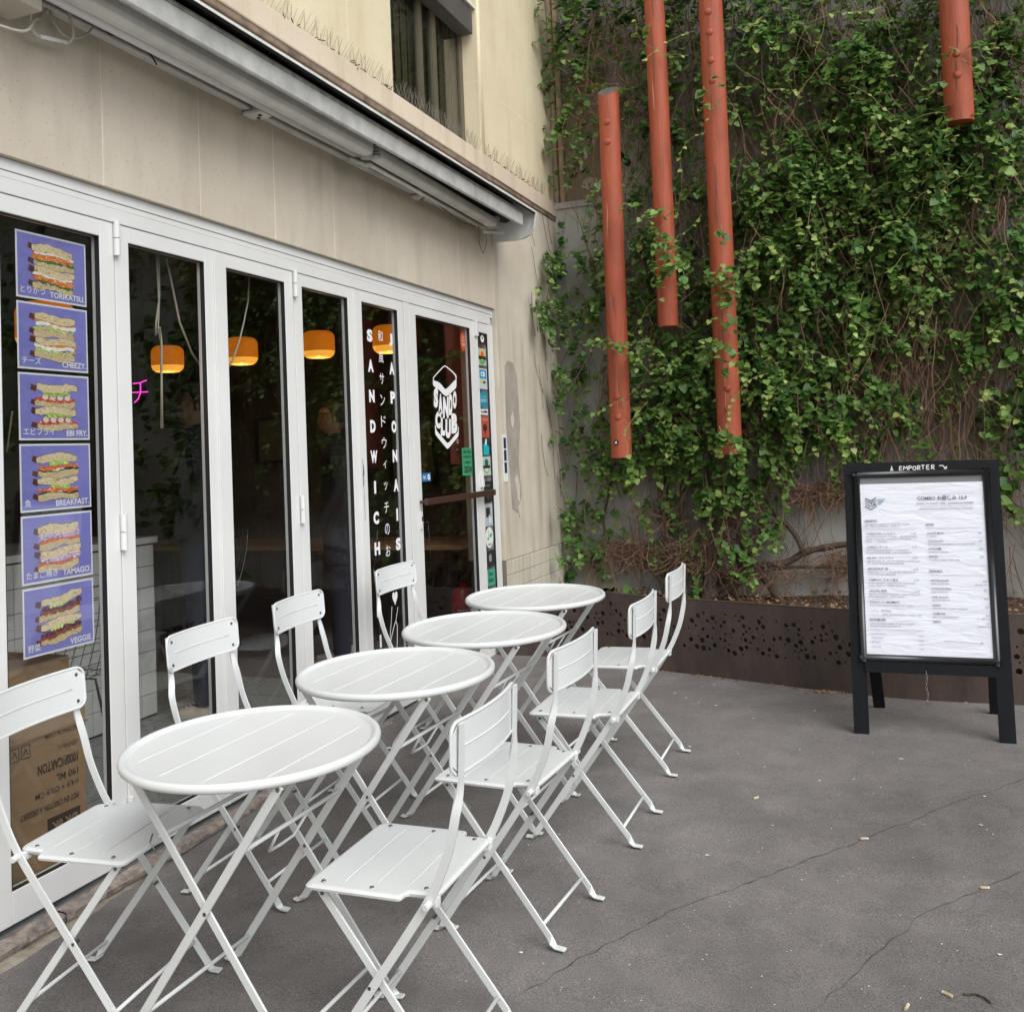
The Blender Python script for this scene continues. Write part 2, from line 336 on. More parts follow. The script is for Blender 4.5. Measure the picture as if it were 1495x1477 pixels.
def smooth_angle(o, deg=40):
    me = o.data; bm = bmesh.new(); bm.from_mesh(me)
    for f in bm.faces: f.smooth = True
    for e_ in bm.edges:
        if len(e_.link_faces) == 2 and e_.calc_face_angle(0) > R(deg): e_.smooth = False
        elif len(e_.link_faces) != 2: e_.smooth = False
    bm.to_mesh(me); bm.free()
def tag(o, label=None, cat=None, group=None, kind=None):
    if label: o['label'] = label
    if cat: o['category'] = cat
    if group: o['group'] = group
    if kind: o['kind'] = kind
    return o
def empty(name, loc=(0, 0, 0), rot=(0, 0, 0)):
    o = bpy.data.objects.new(name, None); C.objects.link(o); o.location = loc; o.rotation_euler = rot; o.empty_display_size = .1; return o
def copy_tree(o, parent=None):
    c = o.copy(); C.objects.link(c); c.parent = parent
    for ch in o.children: copy_tree(ch, c)
    return c
def rrect(w_, h_, r, n=5, cx=0, cy=0):
    pts = []
    for sx, sy, a0 in ((1, 1, 0), (-1, 1, 90), (-1, -1, 180), (1, -1, 270)):
        for i in range(n+1):
            a = R(a0+90*i/n); pts.append((cx+sx*(w_/2-r)+r*math.cos(a), cy+sy*(h_/2-r)+r*math.sin(a)))
    return pts

# text -> 2-D triangles
_txt = {}
def text2d(s, bold=0.0, res=3):
    k = (s, bold, res)
    if k in _txt: return _txt[k]
    cu = bpy.data.curves.new('t', 'FONT'); cu.body = s; cu.size = 1; cu.offset = bold; cu.resolution_u = res; cu.fill_mode = 'FRONT'
    ob = bpy.data.objects.new('t', cu); C.objects.link(ob)
    bpy.context.view_layer.update()
    me = bpy.data.meshes.new_from_object(ob.evaluated_get(bpy.context.evaluated_depsgraph_get()))
    vs = [(p.co.x, p.co.y) for p in me.vertices]; fs = [tuple(p.vertices) for p in me.polygons]
    bpy.data.objects.remove(ob); bpy.data.curves.remove(cu); bpy.data.meshes.remove(me)
    _txt[k] = (vs, fs); return vs, fs
def put_text(mb, s, fn, x, y, size, bold=0.0, align='l', width=None, squeeze=1.0):
    vs, fs = text2d(s, bold)
    if not vs: return
    x0 = min(p[0] for p in vs); x1 = max(p[0] for p in vs)
    sx = size*squeeze if width is None else width/max(1e-6, x1-x0)
    off = -x0*sx if align == 'l' else (-(x0+x1)/2*sx if align == 'c' else -x1*sx)
    mb.add([fn(x+off+p[0]*sx, y+p[1]*size, 0) for p in vs], fs)
def glyph_box(mb, s, fn, u0, v0, u1, v1, bold=.02):
    """stretch text to fill the box (u0,v0)=left-bottom .. (u1,v1)=right-top"""
    vs, fs = text2d(s, bold)
    xs = [p[0] for p in vs]; ys = [p[1] for p in vs]; x0, x1, y0, y1 = min(xs), max(xs), min(ys), max(ys)
    mb.add([fn(u0+(u1-u0)*(p[0]-x0)/(x1-x0), v0+(v1-v0)*(p[1]-y0)/(y1-y0), 0) for p in vs], fs)
def fac(x): return lambda u, v, d: (x+d, u, v)          # facade sheet at depth x: u = y, v = z

# ================================================================== SETTING: pavement
mb = MB(); xs = [-6, -1, 0, 1, 2, 3, 4, 6, 10, 40, 250]; ys = [-250, -40, -10, -4, 0, 2, 4, 6.2, 8.5, 30]
for y in ys:
    for x in xs: mb.v.append((x, y, gz(y) if y > -10 else gz(-10)))
for j in range(len(ys)-1):
    for i in range(len(xs)-1):
        a = j*len(xs)+i; mb.f.append((a, a+1, a+1+len(xs), a+len(xs)))
pavement = tag(put('pavement', mb, M_asph), kind='structure', label='worn dark grey asphalt pavement in front of the shop')
def crack(pxs, wd, lift=.0015):
    pts = []
    for i in range(len(pxs)-1):
        a = ong(*pxs[i]); c = ong(*pxs[i+1]); k = max(3, int((c-a).length/.018))
        pts += [a.lerp(c, t_/k) for t_ in range(k)]
    pts.append(ong(*pxs[-1])); m = MB(); vs = []; k = len(pts)
    for i, p in enumerate(pts):
        d = (pts[min(i+1, k-1)]-pts[max(i-1, 0)]).normalized(); s_ = Vector((-d.y, d.x, 0))
        p = p + s_*(noise.noise(Vector((i*.31, 0, wd*999)))*.014)
        w_ = .62*wd*(.15+1.1*abs(noise.noise(Vector((i*.45, 3.3, wd*777)))))
        w_ *= min(1, i/6+.1, (k-1-i)/6+.1)
        for sg_ in (-1, 1):
            q = p+s_*sg_*w_; vs.append((q.x, q.y, gz(q.y)+lift))
    m.add(vs, [(2*i, 2*i+1, 2*i+3, 2*i+2) for i in range(k-1)])
    return put('crack', m, M_crackd, pavement)
crack([(742, 1464), (860, 1392), (1000, 1321), (1064, 1300), (1168, 1259), (1262, 1225), (1336, 1195), (1404, 1168), (1495, 1138), (1560, 1116)], .0045)
crack([(1540, 1256), (1495, 1273), (1427, 1300), (1353, 1330), (1309, 1367), (1242, 1424), (1188, 1475), (1140, 1530)], .0035)
crack([(1293, 1186), (1300, 1178), (1313, 1175), (1340, 1176), (1366, 1181), (1372, 1183)], .002)
crack([(1366, 1181), (1395, 1163), (1420, 1155), (1455, 1151)], .002)
crack([(1362, 1333), (1390, 1332), (1408, 1331), (1425, 1315), (1432, 1307), (1430, 1302)], .002)
crack([(1252, 1214), (1262, 1203), (1280, 1201), (1300, 1203)], .002)

# ================================================================== SHOP BUILDING
shop = tag(empty('shop_building', (0, 4.2, 0)), 'pale stone shop building with white folding glass doors and cream upper storey', 'building')
shop_inv = Matrix.Translation((0, -4.2, 0))
def sp(name, mb, m, parent=None, **k):
    """part of the shop, modelled in world coordinates"""
    o = put(name, mb, m, None, **k); o.parent = parent or shop
    if parent is None: o.matrix_parent_inverse = shop_inv
    return o
ZH = 2.405
# stucco band panels
js = [2.623-.507*k for k in range(13, 0, -1)]+[2.623, 3.135, 3.641, 4.137, 4.665, 5.166, 5.625, 6.21]
for i in range(len(js)-1):
    a, c = js[i]+.0022, js[i+1]-.0022
    m = MB(); nx = 4
    m.box((-.02, a, ZH), (.025+rnd.uniform(-.0012, .0012), c, 3.30)); sp('wall_panel', m, M_stucco, bevel=.002, bseg=1)
m = MB(); m.box((-.25, -4, ZH+.002), (.0225, 6.2, 3.30)); m.box((-.25, -4, -.3), (.0225, 1.50, ZH+.001)); sp('wall_backing', m, M_joint)
m = MB(); m.box((-.02, -4, -.3), (.026, 1.5, ZH-.001)); sp('wall', m, M_stucco)
# pier right of the door
m = MB(); m.box((-.25, 6.205, .672), (.030, 7.62, 3.30)); sp('wall_pier', m, M_pier, bevel=.004)
# old render patch on the pier (darker, with its own edge)
m = MB(); m.poly([(6.33, 2.02), (6.38, 2.06), (6.50, 2.05), (6.56, 1.95), (6.58, 1.6), (6.52, 1.35), (6.55, 1.1), (6.47, .98), (6.36, 1.02), (6.34, 1.3), (6.31, 1.62)], .002, fac(.0325)); sp('render_patch', m, mat('grey_render_patch', (.33, .30, .25), .9, var=.18, vs=8, bump=.2))
for pts in ([(6.39, 1.66), (6.44, 1.70), (6.46, 1.64), (6.43, 1.57), (6.40, 1.60)], [(6.42, 1.22), (6.47, 1.25), (6.52, 1.17), (6.50, 1.05), (6.46, 1.08), (6.45, 1.15)], [(6.47, 1.02), (6.53, 1.05), (6.54, .99), (6.49, .95)]):
    m = MB(); m.poly(pts, .002, fac(.0352)); sp('plaster_chip', m, M_flakes)
# base courses of the pier, block by block
zz = [.0, .165, .265, .367, .470, .571, .671]
for k in range(len(zz)-1):
    cuts = [6.205, 6.31, 7.0 if k % 2 else 6.75, 7.62] if k != 5 else [6.205, 6.31, 7.62]
    for i in range(len(cuts)-1):
        m = MB(); m.box((-.2, cuts[i]+.0015, zz[k]+.0015), (.036+rnd.uniform(0, .003), cuts[i+1]-.0015, zz[k+1]-.0015)); sp('stone_block', m, M_course, bevel=.0025, bseg=1)
m = MB(); m.box((-.2, 6.203, 0), (.031, 7.62, .671)); sp('mortar', m, mat('dark_mortar', (.17, .15, .12), .95))
# ledge and soffit
m = MB(); m.box((-.25, -4, 3.335), (.046, 7.62, 3.456)); sp('ledge', m, M_ledge, bevel=.006)
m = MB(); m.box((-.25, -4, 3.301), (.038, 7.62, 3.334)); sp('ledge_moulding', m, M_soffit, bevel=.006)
# upper storey blocks
WY0, WY1, WZ1 = 4.83, 6.08, 4.47
zc = [3.457, 3.97, 4.495, 5.02, 5.55, 6.08, 6.6, 7.12, 7.6]
m = MB()
for a, c, z0, z1 in ((-4, WY0-.004, 3.457, WZ1), (WY1+.004, 7.62, 3.457, WZ1), (-4, 7.62, WZ1+.004, 7.6)): m.box((-.25, a, z0), (.0200, c, z1))
sp('upper_backing', m, M_joint)
for k in range(len(zc)-1):
    z0, z1 = zc[k], zc[k+1]
    right = [6.567, 7.62] if k % 2 == 0 else [7.067, 7.62]
    left = [4.343-1.0*i for i in range(9)] if k % 2 == 0 else [3.85-1.0*i for i in range(8)]
    spans = []
    if z0 < WZ1-.1:
        ly = sorted([-4]+[y for y in left if y > -4]+[WY0]); ry = [WY1]+right
        spans = list(zip(ly[:-1], ly[1:]))+list(zip(ry[:-1], ry[1:]))
    else:
        ly = sorted(set([-4]+[y for y in left if y > -4]+[5.35, 5.6+.4*(k % 2)]+right)); spans = list(zip(ly[:-1], ly[1:]))
    for a, c in spans:
        m = MB(); m.box((-.2, a+.0035, z0+.0035), (.0205, c-.0035, z1-.0035)); sp('stone_block', m, M_cream)
# quoin moulding right of the window
m = MB(); m.tube([(.012, WY1+.045, 3.457), (.012, WY1+.045, 4.9)], .022, 10); sp('window_moulding', m, M_cream, smooth=True)
# upper window in its reveal
win = sp('window', MB().box((-.115, WY0-.02, 3.44), (-.09, WY0+.05, WZ1)).box((-.115, WY1-.05, 3.44), (-.09, WY1+.02, WZ1)).box((-.115, WY0+.05, 3.44), (-.09, WY1-.05, 3.49))
         .box((-.115, 5.40, 3.49), (-.088, 5.455, WZ1)).box((-.115, 5.60, 3.49), (-.088, 5.66, WZ1)), M_wframe)
sp('pane', MB().box((-.108, WY0, 3.48), (-.102, WY1, WZ1)), M_glassd, win)
m = MB()
for i in range(26):
    a = 4.9+i*.045; m.beam((-.17+.012*(i % 2), a, 3.45), (-.17+.012*(i % 2), a, WZ1), .046, .004, (.35*(-1)**i, 1, 0))
sp('curtain', m, M_curtain, win)
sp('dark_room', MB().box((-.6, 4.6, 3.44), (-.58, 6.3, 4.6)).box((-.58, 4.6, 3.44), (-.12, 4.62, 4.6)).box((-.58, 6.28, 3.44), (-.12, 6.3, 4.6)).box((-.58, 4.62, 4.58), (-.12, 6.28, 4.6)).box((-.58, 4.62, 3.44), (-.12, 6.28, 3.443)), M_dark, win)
sp('blind_box', MB().box((-.10, WY0-.01, 4.29), (.005, WY1-.02, 4.46)), M_lintel, win, bevel=.004)

# ---- white folding door frame
m = MB()
m.box((-.07, 1.50, 2.366), (.004, 6.205, ZH-.0015)); m.box((-.07, 1.50, 2.3435), (.0005, 6.205, 2.3645)); m.box((-.07, 1.50, 2.292), (.004, 4.953, 2.342)); m.box((-.07, 4.953, 2.292), (.004, 6.16, 2.342))
m.box((-.07, 4.889, .05), (.003, 4.951, 2.291)); m.box((-.07, 6.112, .05), (.003, 6.198, 2.291)); m.box((-.07, 5.900, .05), (-.001, 5.945, 2.291))
m.box((-.07, 5.946, 2.225), (-.001, 6.111, 2.291)); m.box((-.07, 5.946, .05), (-.001, 6.111, .155)); m.box((-.07, 1.502, .05), (.003, 1.585, 2.291))
sp('door_frame', m, M_frame, bevel=.002)
m = MB(); m.box((-.068, 1.50, 2.34), (-.003, 6.2, 2.368)); m.box((-.066, 1.51, .052), (-.012, 6.15, 2.291) if False else (-.060, 6.15, .06)); sp('frame_gap', m, M_gasket)
m = MB(); m.box((-.012, 5.946, .155), (-.004, 5.950, 2.225)); m.box((-.012, 6.105, .155), (-.003, 6.111, 2.225)); sp('gasket', m, M_gasket)
sp('sidelight_pane', MB().box((-.018, 5.95, .155), (-.012, 6.105, 2.225)), M_glass)
m = MB(); m.box((-.075, 1.50, .030), (.012, 6.20, .0505)); sp('threshold_rail', m, M_alu)
edges = [1.590, 2.142, 2.690, 3.246, 3.801, 4.351, 4.885]
def leaf(name, a, c, z0=.064, z1=2.290, st=.067, top=.058, bot=.097):
    a += .002; c -= .002
    f = MB(); f.box((-.040, a, z0), (0, a+st, z1)); f.box((-.040, c-st, z0), (0, c, z1)); f.box((-.040, a+st, z1-top), (0, c-st, z1)); f.box((-.040, a+st, z0), (0, c-st, z0+bot))
    o = sp(name, f, M_frame, bevel=.0025)
    ga, gc, g0, g1 = a+st, c-st, z0+bot, z1-top
    k = MB(); k.box((-.0225, ga, g0), (-.003, ga+.004, g1)); k.box((-.0225, gc-.002, g0), (-.003, gc, g1)); k.box((-.0225, ga+.004, g1-.002), (-.003, gc-.002, g1)); k.box((-.0225, ga+.004, g0), (-.003, gc-.002, g0+.002))
    sp('gasket', k, M_gasket, o)
    sp('glass_pane', MB().box((-.0283, ga+.0005, g0+.0005), (-.0228, gc-.0005, g1-.0005)), M_glass, o)
    return o
leaves = [leaf('folding_door', edges[i], edges[i+1]) for i in range(6)]
for i in range(6):      # seam strips that catch the light between leaves
    if i in (2, 4):
        sp('cover_strip', MB().box((.0, edges[i+1]-.016 if i == 2 else edges[i+1]-.014, .066), (.006, edges[i+1]-.006, 2.288)), M_frame, leaves[i], bevel=.002)
def hinge(par, y, zc_, h=.062):
    m = MB()
    m.tube([(.012, y, zc_-h), (.012, y, zc_-.0015)], .0115, 12); m.tube([(.012, y, zc_+.0015), (.012, y, zc_+h)], .0115, 12)
    o = sp('hinge', m, M_frame, par); smooth_angle(o, 50)
for i in (0, 2):
    y = edges[i+2]; hinge(leaves[i+1], y, 2.235); hinge(leaves[i+1], y, 1.195); hinge(leaves[i+1], y, .22)
for y0_ in (2.690, 3.801): pass
# entrance door
door = leaf('entrance_door', 4.955, 5.898, z1=2.290, st=.080, top=.056, bot=.10)
for zc_ in (2.24, 1.24, .25):
    sp('hinge', MB().box((-.0, 5.885, zc_-.05), (.018, 5.912, zc_+.05)).box((.001, 5.91, zc_-.047), (.014, 5.93, zc_)), M_frame, door, bevel=.003)
m = MB(); m.tube([(0, 5.005, 1.152), (.045, 5.005, 1.152)], .009, 8); m.tube([(0, 5.985, 1.152), (.045, 5.985, 1.152)], .009, 8)
m.box((.036, 4.985, 1.133), (.060, 6.005, 1.171)); sp('door_handle', m, M_handle, door, bevel=.005)
m = MB(); m.poly(rrect(.020, .10, .009, 4, 5.005, 1.045), .008, fac(.009)); sp('lock_plate', m, M_frame, door)
m = MB(); m.poly(rrect(.008, .026, .004, 4, 5.005, 1.055), .003, fac(.0125)); sp('keyhole', m, M_gasket, door)
# stone threshold
m = MB(); n_ = 60; y0_, y1_ = .9, 6.2
def rough_strip(m, prof, seed, amp, ya=1.0, yb=6.2, n=110, fade=None):
    vs = []; k = len(prof)
    for i in range(n+1):
        y = ya+(yb-ya)*i/n
        for j, (x, z) in enumerate(prof):
            a = amp*(0 if j in (0, k-1) else 1)
            vs.append((x+a*(noise.noise(Vector((y*9, j*3.1, seed)))+.6*noise.noise(Vector((y*31, j*5.1, seed)))), y, z+a*.8*(noise.noise(Vector((y*11, j*2.3, seed+5)))+.5*noise.noise(Vector((y*37, j*4.3, seed))))))
    m.add(vs, [(i*k+j, i*k+j+1, (i+1)*k+j+1, (i+1)*k+j) for i in range(n) for j in range(k-1)])
cutl = [.9, 2.35, 3.5, 4.7, 6.2]
for i in range(4):
    m = MB(); rough_strip(m, [(-.08, .046), (.020, .047), (.050, .046), (.060, .043), (.066, .036), (.065, .024), (.058, .012), (.056, -.03)], i*7.7, .0055, cutl[i]+.002, cutl[i+1]-.002, 140); o = sp('threshold_stone', m, M_stone); smooth_angle(o, 22)
    m = MB(); rough_strip(m, [(.03, .012), (.066, .010), (.096, .002), (.102, -.012), (.102, -.08)], i*3.3+1, .007, cutl[i]+.15, cutl[i+1]+.148 if i < 3 else 6.2, 40); sp('kerb_stone', m, M_stone2, smooth=True)

# ---- room behind the glass
m = MB(); m.box((-4.2, .6, .02), (-.075, 7.0, .060)); sp('interior_floor', m, M_terr)
m = MB()
for k in range(1, 12): m.box((-4.2, .6+k*.6-.002, .0602), (-.075, .6+k*.6+.002, .0606))
for k in range(1, 8): m.box((-4.2+k*.6-.002, .6, .0602), (-4.2+k*.6+.002, 7.0, .0606))
sp('floor_joint', m, M_grout)
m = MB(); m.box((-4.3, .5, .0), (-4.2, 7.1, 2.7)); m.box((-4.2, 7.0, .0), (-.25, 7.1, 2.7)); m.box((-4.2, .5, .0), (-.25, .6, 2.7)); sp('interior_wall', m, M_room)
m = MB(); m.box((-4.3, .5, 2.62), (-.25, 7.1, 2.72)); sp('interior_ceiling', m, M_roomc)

# ---- lettering on the glass
def px_y(z): return z
GX = -.0217
fn = fac(GX)
def letter(ch, u0, v0, u1, v1, bold, par):
    m = MB(); glyph_box(m, ch, fn, u0, v0, u1, v1, bold); sp('letter', m, M_vinyl, par)
lc = 'SANDWICHERIE'; zl = [2.066-.1612*i for i in range(12)]
for ch, z in zip(lc, zl):
    hw = {'I': .010, 'W': .036}.get(ch, .029); h = .067
    if z-h/2 > .17: letter(ch, 4.532-hw, z-h/2, 4.532+hw, z+h/2, .062, leaves[5])
for ch, z in zip('JAPONAIS', [2.066-.1612*i for i in range(8)]):
    hw = {'I': .010, 'J': .020}.get(ch, .028); letter(ch, 4.766-hw, z-.034, 4.766+hw, z+.034, .062, leaves[5])
for i, ch in enumerate('和風サンドウィッチのお店'):
    z = 2.074-.1160*i; s_ = .030 if ch not in 'ィッ' else .022
    letter(ch, 4.648-s_*.85, z-s_, 4.648+s_*.85, z+s_, 0.0, leaves[5])
m = MB()
# heart balloon, line-drawn
hp = []
for i in range(28):
    t_ = 2*math.pi*i/28; hp.append((4.705+.0022*16*math.sin(t_)**3*.85, .655+.0026*(13*math.cos(t_)-5*math.cos(2*t_)-2*math.cos(3*t_)-math.cos(4*t_))))
m.poly(hp, None, fn)
def stroke(m, pts, wd, fn):
    for i in range(len(pts)-1):
        a = Vector(pts[i]); c = Vector(pts[i+1]); d = (c-a).normalized(); s_ = Vector((-d.y, d.x))*wd/2
        m.add([fn(*(a+s_), 0), fn(*(a-s_), 0), fn(*(c-s_), 0), fn(*(c+s_), 0)], [(0, 1, 2, 3)])
stroke(m, [(4.667, .612), (4.655, .54), (4.64, .48), (4.63, .42), (4.60, .36)], .005, fn)
stroke(m, [(4.63, .42), (4.68, .50), (4.705, .53), (4.72, .50), (4.71, .40), (4.69, .30)], .006, fn)
stroke(m, [(4.705, .53), (4.735, .60)], .005, fn); stroke(m, [(4.58, .40), (4.585, .33), (4.61, .28)], .006, fn)
sp('balloon_drawing', m, M_vinyl, leaves[5])
# shop emblem on the entrance door: traced on the glass plane
def zp(zx, zy):
    p = onx(600+zx/3.694, 460+zy/3.694, GX); return (p.y, p.z)
m = MB()
def zpoly(l): m.poly([zp(*q) for q in l], None, fn)
outl = [(118, 350), (119, 336), (150, 300), (172, 277), (182, 271), (193, 276), (225, 302), (243, 322), (246, 332), (246, 348)]
inl = [(241, 346), (240, 334), (238, 327), (222, 308), (191, 282), (182, 277), (175, 282), (154, 304), (124, 338), (123, 350)]
zpoly(outl+inl)
zpoly([(118, 344), (128, 354), (150, 362), (166, 376), (178, 394), (187, 399), (200, 390), (243, 344), (246, 344), (245, 384), (240, 396), (205, 430), (190, 438), (180, 432), (150, 402), (125, 384), (119, 376)])
zpoly([(129, 592), (134, 600), (138, 622), (190, 683), (198, 690), (206, 684), (252, 630), (254, 604), (257, 600), (257, 646), (252, 658), (206, 714), (198, 722), (190, 716), (138, 652), (131, 640)])
for ch, a, bq, c_, d in (('S', 123, 392, 147, 500), ('A', 148, 424, 171, 532), ('N', 173, 440, 203, 556), ('D', 205, 424, 224, 540), ('O', 226, 408, 246, 506), ('C', 131, 518, 163, 612), ('L', 161, 552, 184, 650), ('U', 186, 560, 215, 664), ('B', 218, 530, 250, 638)):
    vs, fs = text2d(ch, .075); xs_ = [p[0] for p in vs]; ys_ = [p[1] for p in vs]; x0, x1, yy0, yy1 = min(xs_), max(xs_), min(ys_), max(ys_)
    m.add([fn(*zp(a+(c_-a)*(p[0]-x0)/(x1-x0), d+(bq-d)*(p[1]-yy0)/(yy1-yy0)), 0) for p in vs], fs)
rg = [zp(252+5*math.cos(i*.5236), 681+11*math.sin(i*.5236)) for i in range(12)]; rg2 = [zp(252+4*math.cos(i*.5236), 681+9*math.sin(i*.5236)) for i in range(11, -1, -1)]
m.poly(rg+[rg[0]]+[rg2[-1]]+rg2, None, fn)
sp('emblem', m, M_vinyl, door)
# scribbled tag on the white stile
m = MB(); stroke(m, [(4.372, 1.41), (4.378, 1.36), (4.370, 1.33), (4.381, 1.30), (4.373, 1.27), (4.380, 1.38), (4.384, 1.33)], .004, fac(.0012)); stroke(m, [(4.377, 1.26), (4.379, 1.10)], .003, fac(.0012))
sp('graffiti', m, flat('blue_marker', (.05, .06, .16)), leaves[5])

# ================================================================== AWNING
awn = tag(empty('folded_awning', (.2, 4, 2.9)), 'folded white awning with metal arms fixed above the glass doors', 'awning')
ainv = Matrix.Translation((-.2, -4, -2.9))
def ap(name, mb, m, parent=None, **k):
    o = put(name, mb, m, None, **k); o.parent = parent or awn
    if parent is None: o.matrix_parent_inverse = ainv
    return o
YA, YB = 1.0, 6.20
def prof(m, pts, ya, yb):
    k = len(pts); m.add([(x, ya, z) for x, z in pts]+[(x, yb, z) for x, z in pts], [(i, (i+1) % k, k+(i+1) % k, k+i) for i in range(k)]+[tuple(range(k-1, -1, -1)), tuple(range(k, 2*k))])
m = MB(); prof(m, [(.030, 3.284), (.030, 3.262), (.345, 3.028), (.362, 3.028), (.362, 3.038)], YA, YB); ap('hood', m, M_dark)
m = MB(); prof(m, [(.358, 3.030), (.366, 3.030), (.366, 3.038), (.340, 3.056), (.338, 3.054), (.358, 3.036)], YA, YB+.004); prof(m, [(.028, 3.290), (.028, 3.287), (.339, 3.0565), (.341, 3.0595)], YA, YB+.004); ap('hood_edge', m, M_awn)
m = MB(); prof(m, [(.303, 2.916), (.312, 2.916), (.318, 2.925), (.318, 3.000), (.308, 3.012), (.300, 3.012)], YA, 6.05); ap('front_bar', m, M_awng, bevel=.004)
m = MB(); prof(m, [(.258, 3.0125), (.312, 3.0125), (.319, 3.001), (.322, 3.003), (.316, 3.022), (.258, 3.022)], YA, 6.04); ap('front_bar_edge', m, M_awnw)
# roll of fabric, coloured near black to stand for shade under the hood
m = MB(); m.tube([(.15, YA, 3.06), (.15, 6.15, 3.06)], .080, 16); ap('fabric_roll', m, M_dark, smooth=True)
m = MB(); m.box((.025, YA, 2.925), (.040, 6.1, 3.0)); m.box((.040, YA, 2.925), (.062, 6.1, 2.938)); ap('wall_rail', m, M_awn, bevel=.003)
m = MB(); m.box((.075, YA, 2.968), (.115, 6.1, 3.008)); ap('torsion_bar', m, M_awng, bevel=.004)
m = MB(); m.tube([(.128, 1.6, 2.946), (.128, 4.25, 2.956)], .020, 12); ap('inner_arm', m, M_awn, smooth=True)
m = MB(); prof(m, [(.165, 2.908), (.215, 2.896), (.242, 2.905), (.250, 2.925), (.250, 2.962), (.165, 2.972)], 1.55, 4.16); ap('arm', m, M_awn, bevel=.006)
m = MB(); m.tube([(.157, 1.75, 2.903), (.157, 4.13, 2.910)], .017, 12); ap('arm_tube', m, M_frame, smooth=True)
# second arm folds back from the elbow
m = MB(); m.sweep([(.205, 4.24, 2.935), (.165, 5.88, 2.925)], [(1, 0, 0)]*2, [(0, 0, 1)]*2, [.075, .075], [.062, .062]); ap('arm', m, M_awn, bevel=.02, bseg=3)
m = MB(); m.tube([(.145, 4.3, 2.90), (.110, 5.75, 2.893)], .011, 10); ap('arm_tube', m, M_awn, smooth=True)
m = MB(); m.tube([(.19, 4.19, 2.895), (.19, 4.19, 2.975)], .030, 14); m.box((.15, 4.13, 2.902), (.235, 4.175, 2.955)); m.tube([(.135, 4.12, 2.882), (.155, 4.23, 2.878), (.18, 4.26, 2.885)], .013, 8)
for k in range(4): m.box((.17, 4.20+.0, 2.905+.016*k), (.245, 4.245, 2.911+.016*k))
ap('elbow_joint', m, M_awng, bevel=.004)
m = MB(); m.box((.11, 5.86, 2.885), (.20, 5.93, 2.965)); m.tube([(.155, 5.95, 2.87), (.155, 5.95, 2.97)], .026, 14); m.tube([(.10, 5.86, 2.868), (.17, 5.92, 2.866), (.20, 5.97, 2.87)], .012, 8); m.box((.17, 5.95, 2.86), (.185, 5.98, 2.93)); ap('shoulder_joint', m, M_awng, bevel=.004)
m = MB(); m.ico((.185, 5.925, 2.945), .007); ap('bolt', m, M_gasket)
for y in (3.42, 4.98):
    m = MB(); m.box((.026, y, 2.902), (.125, y+.075, 2.918)); m.box((.04, y+.02, 2.918), (.10, y+.06, 2.965)); o = ap('bracket', m, M_awn, bevel=.003)
    k = MB(); k.lathe([(.0085, 0), (.0085, .004)], 8, (.095, y+.03, 2.898), True); k.lathe([(.0085, 0), (.0085, .004)], 8, (.07, y+.055, 2.898), True); ap('bolt', k, M_gasket, o); o.children[0].matrix_parent_inverse = Matrix.Identity(4)
# curved end cap
m = MB(); cap = [(.03, 3.285), (.03, 2.865), (.20, 2.862), (.27, 2.868), (.315, 2.888), (.342, 2.93), (.355, 2.99), (.366, 3.036), (.34, 3.057)]
m.add([(x, YB, z) for x, z in cap]+[(x, YB+.006, z) for x, z in cap], [tuple(range(9)), tuple(range(17, 8, -1))]+[(i, 9+i, 9+(i+1) % 9, (i+1) % 9) for i in range(9)])
m.sweep([(x, YB-.012, z) for x, z in cap[1:8]], [(0, 1, 0)]*7, [(-.2, 0, .9)]*7, [.026]*7, [.003]*7); ap('end_cap', m, M_awn)
m = MB(); m.tube([(.10, 5.80, 2.89), (.10, 5.795, 2.78), (.105, 5.84, 2.72), (.11, 5.90, 2.80), (.105, 5.90, 2.88)], .0022, 5); m.tube([(.09, 5.2, 2.91), (.10, 5.5, 2.86), (.10, 5.75, 2.88)], .003, 5); ap('wire', m, mat('dark_wire', (.10, .085, .07), .7))

# junction box and its cables, top left
jb = MB(); jb.box((.026, 1.75, 2.835), (.17, 2.235, 3.15))
o = tag(put('junction_box', jb, mat('cream_metal_box', (.56, .53, .44), .5, var=.12, vs=4), bevel=.004), 'cream metal box on the wall beside the folded awning', 'electrical box')
def cable(name, pxs, x, label, r=.006, m_=None, white=None):
    pts = [onx(px, py, x+dx) for px, py, dx in pxs]; out = []
    for i in range(len(pts)-1):
        p0, p1, p2, p3 = pts[max(i-1, 0)], pts[i], pts[i+1], pts[min(i+2, len(pts)-1)]
        for k in range(5):
            t_ = k/5; out.append(.5*((2*p1)+(p2-p0)*t_+(2*p0-5*p1+4*p2-p3)*t_*t_+(3*p1-p0-3*p2+p3)*t_**3))
    out.append(pts[-1]); m = MB(); m.tube(out, r, 8); o = tag(put(name, m, m_ or M_cable, smooth=True), label, 'cable')
    return o, out
c1, _ = cable('cable', [(48, -12, .03), (45, 18, .03), (45, 38, .03), (52, 50, .03), (58, 54, .03), (78, 59, .03), (98, 63, .03), (106, 55, .03), (106, 42, .03), (102, 25, .03), (101, 8, .04), (106, 3, .05), (112, 4, .06)], .05, 'cream cable looping from the metal box to the awning arm', .0055)
m = MB(); a = onx(58, 53.5, .08); c_ = onx(98, 63, .08); m.tube([a, c_], .0072, 10); put('connector', m, M_vinyl, c1, smooth=True)
cable('cable', [(62, 2, .0), (72, 14, .01), (78, 32, .02), (92, 50, .02), (108, 56, .02), (124, 52, .02), (134, 42, .02), (137, 30, .02)], .04, 'thinner cream cable hanging in a slack curve under the awning rail', .004)
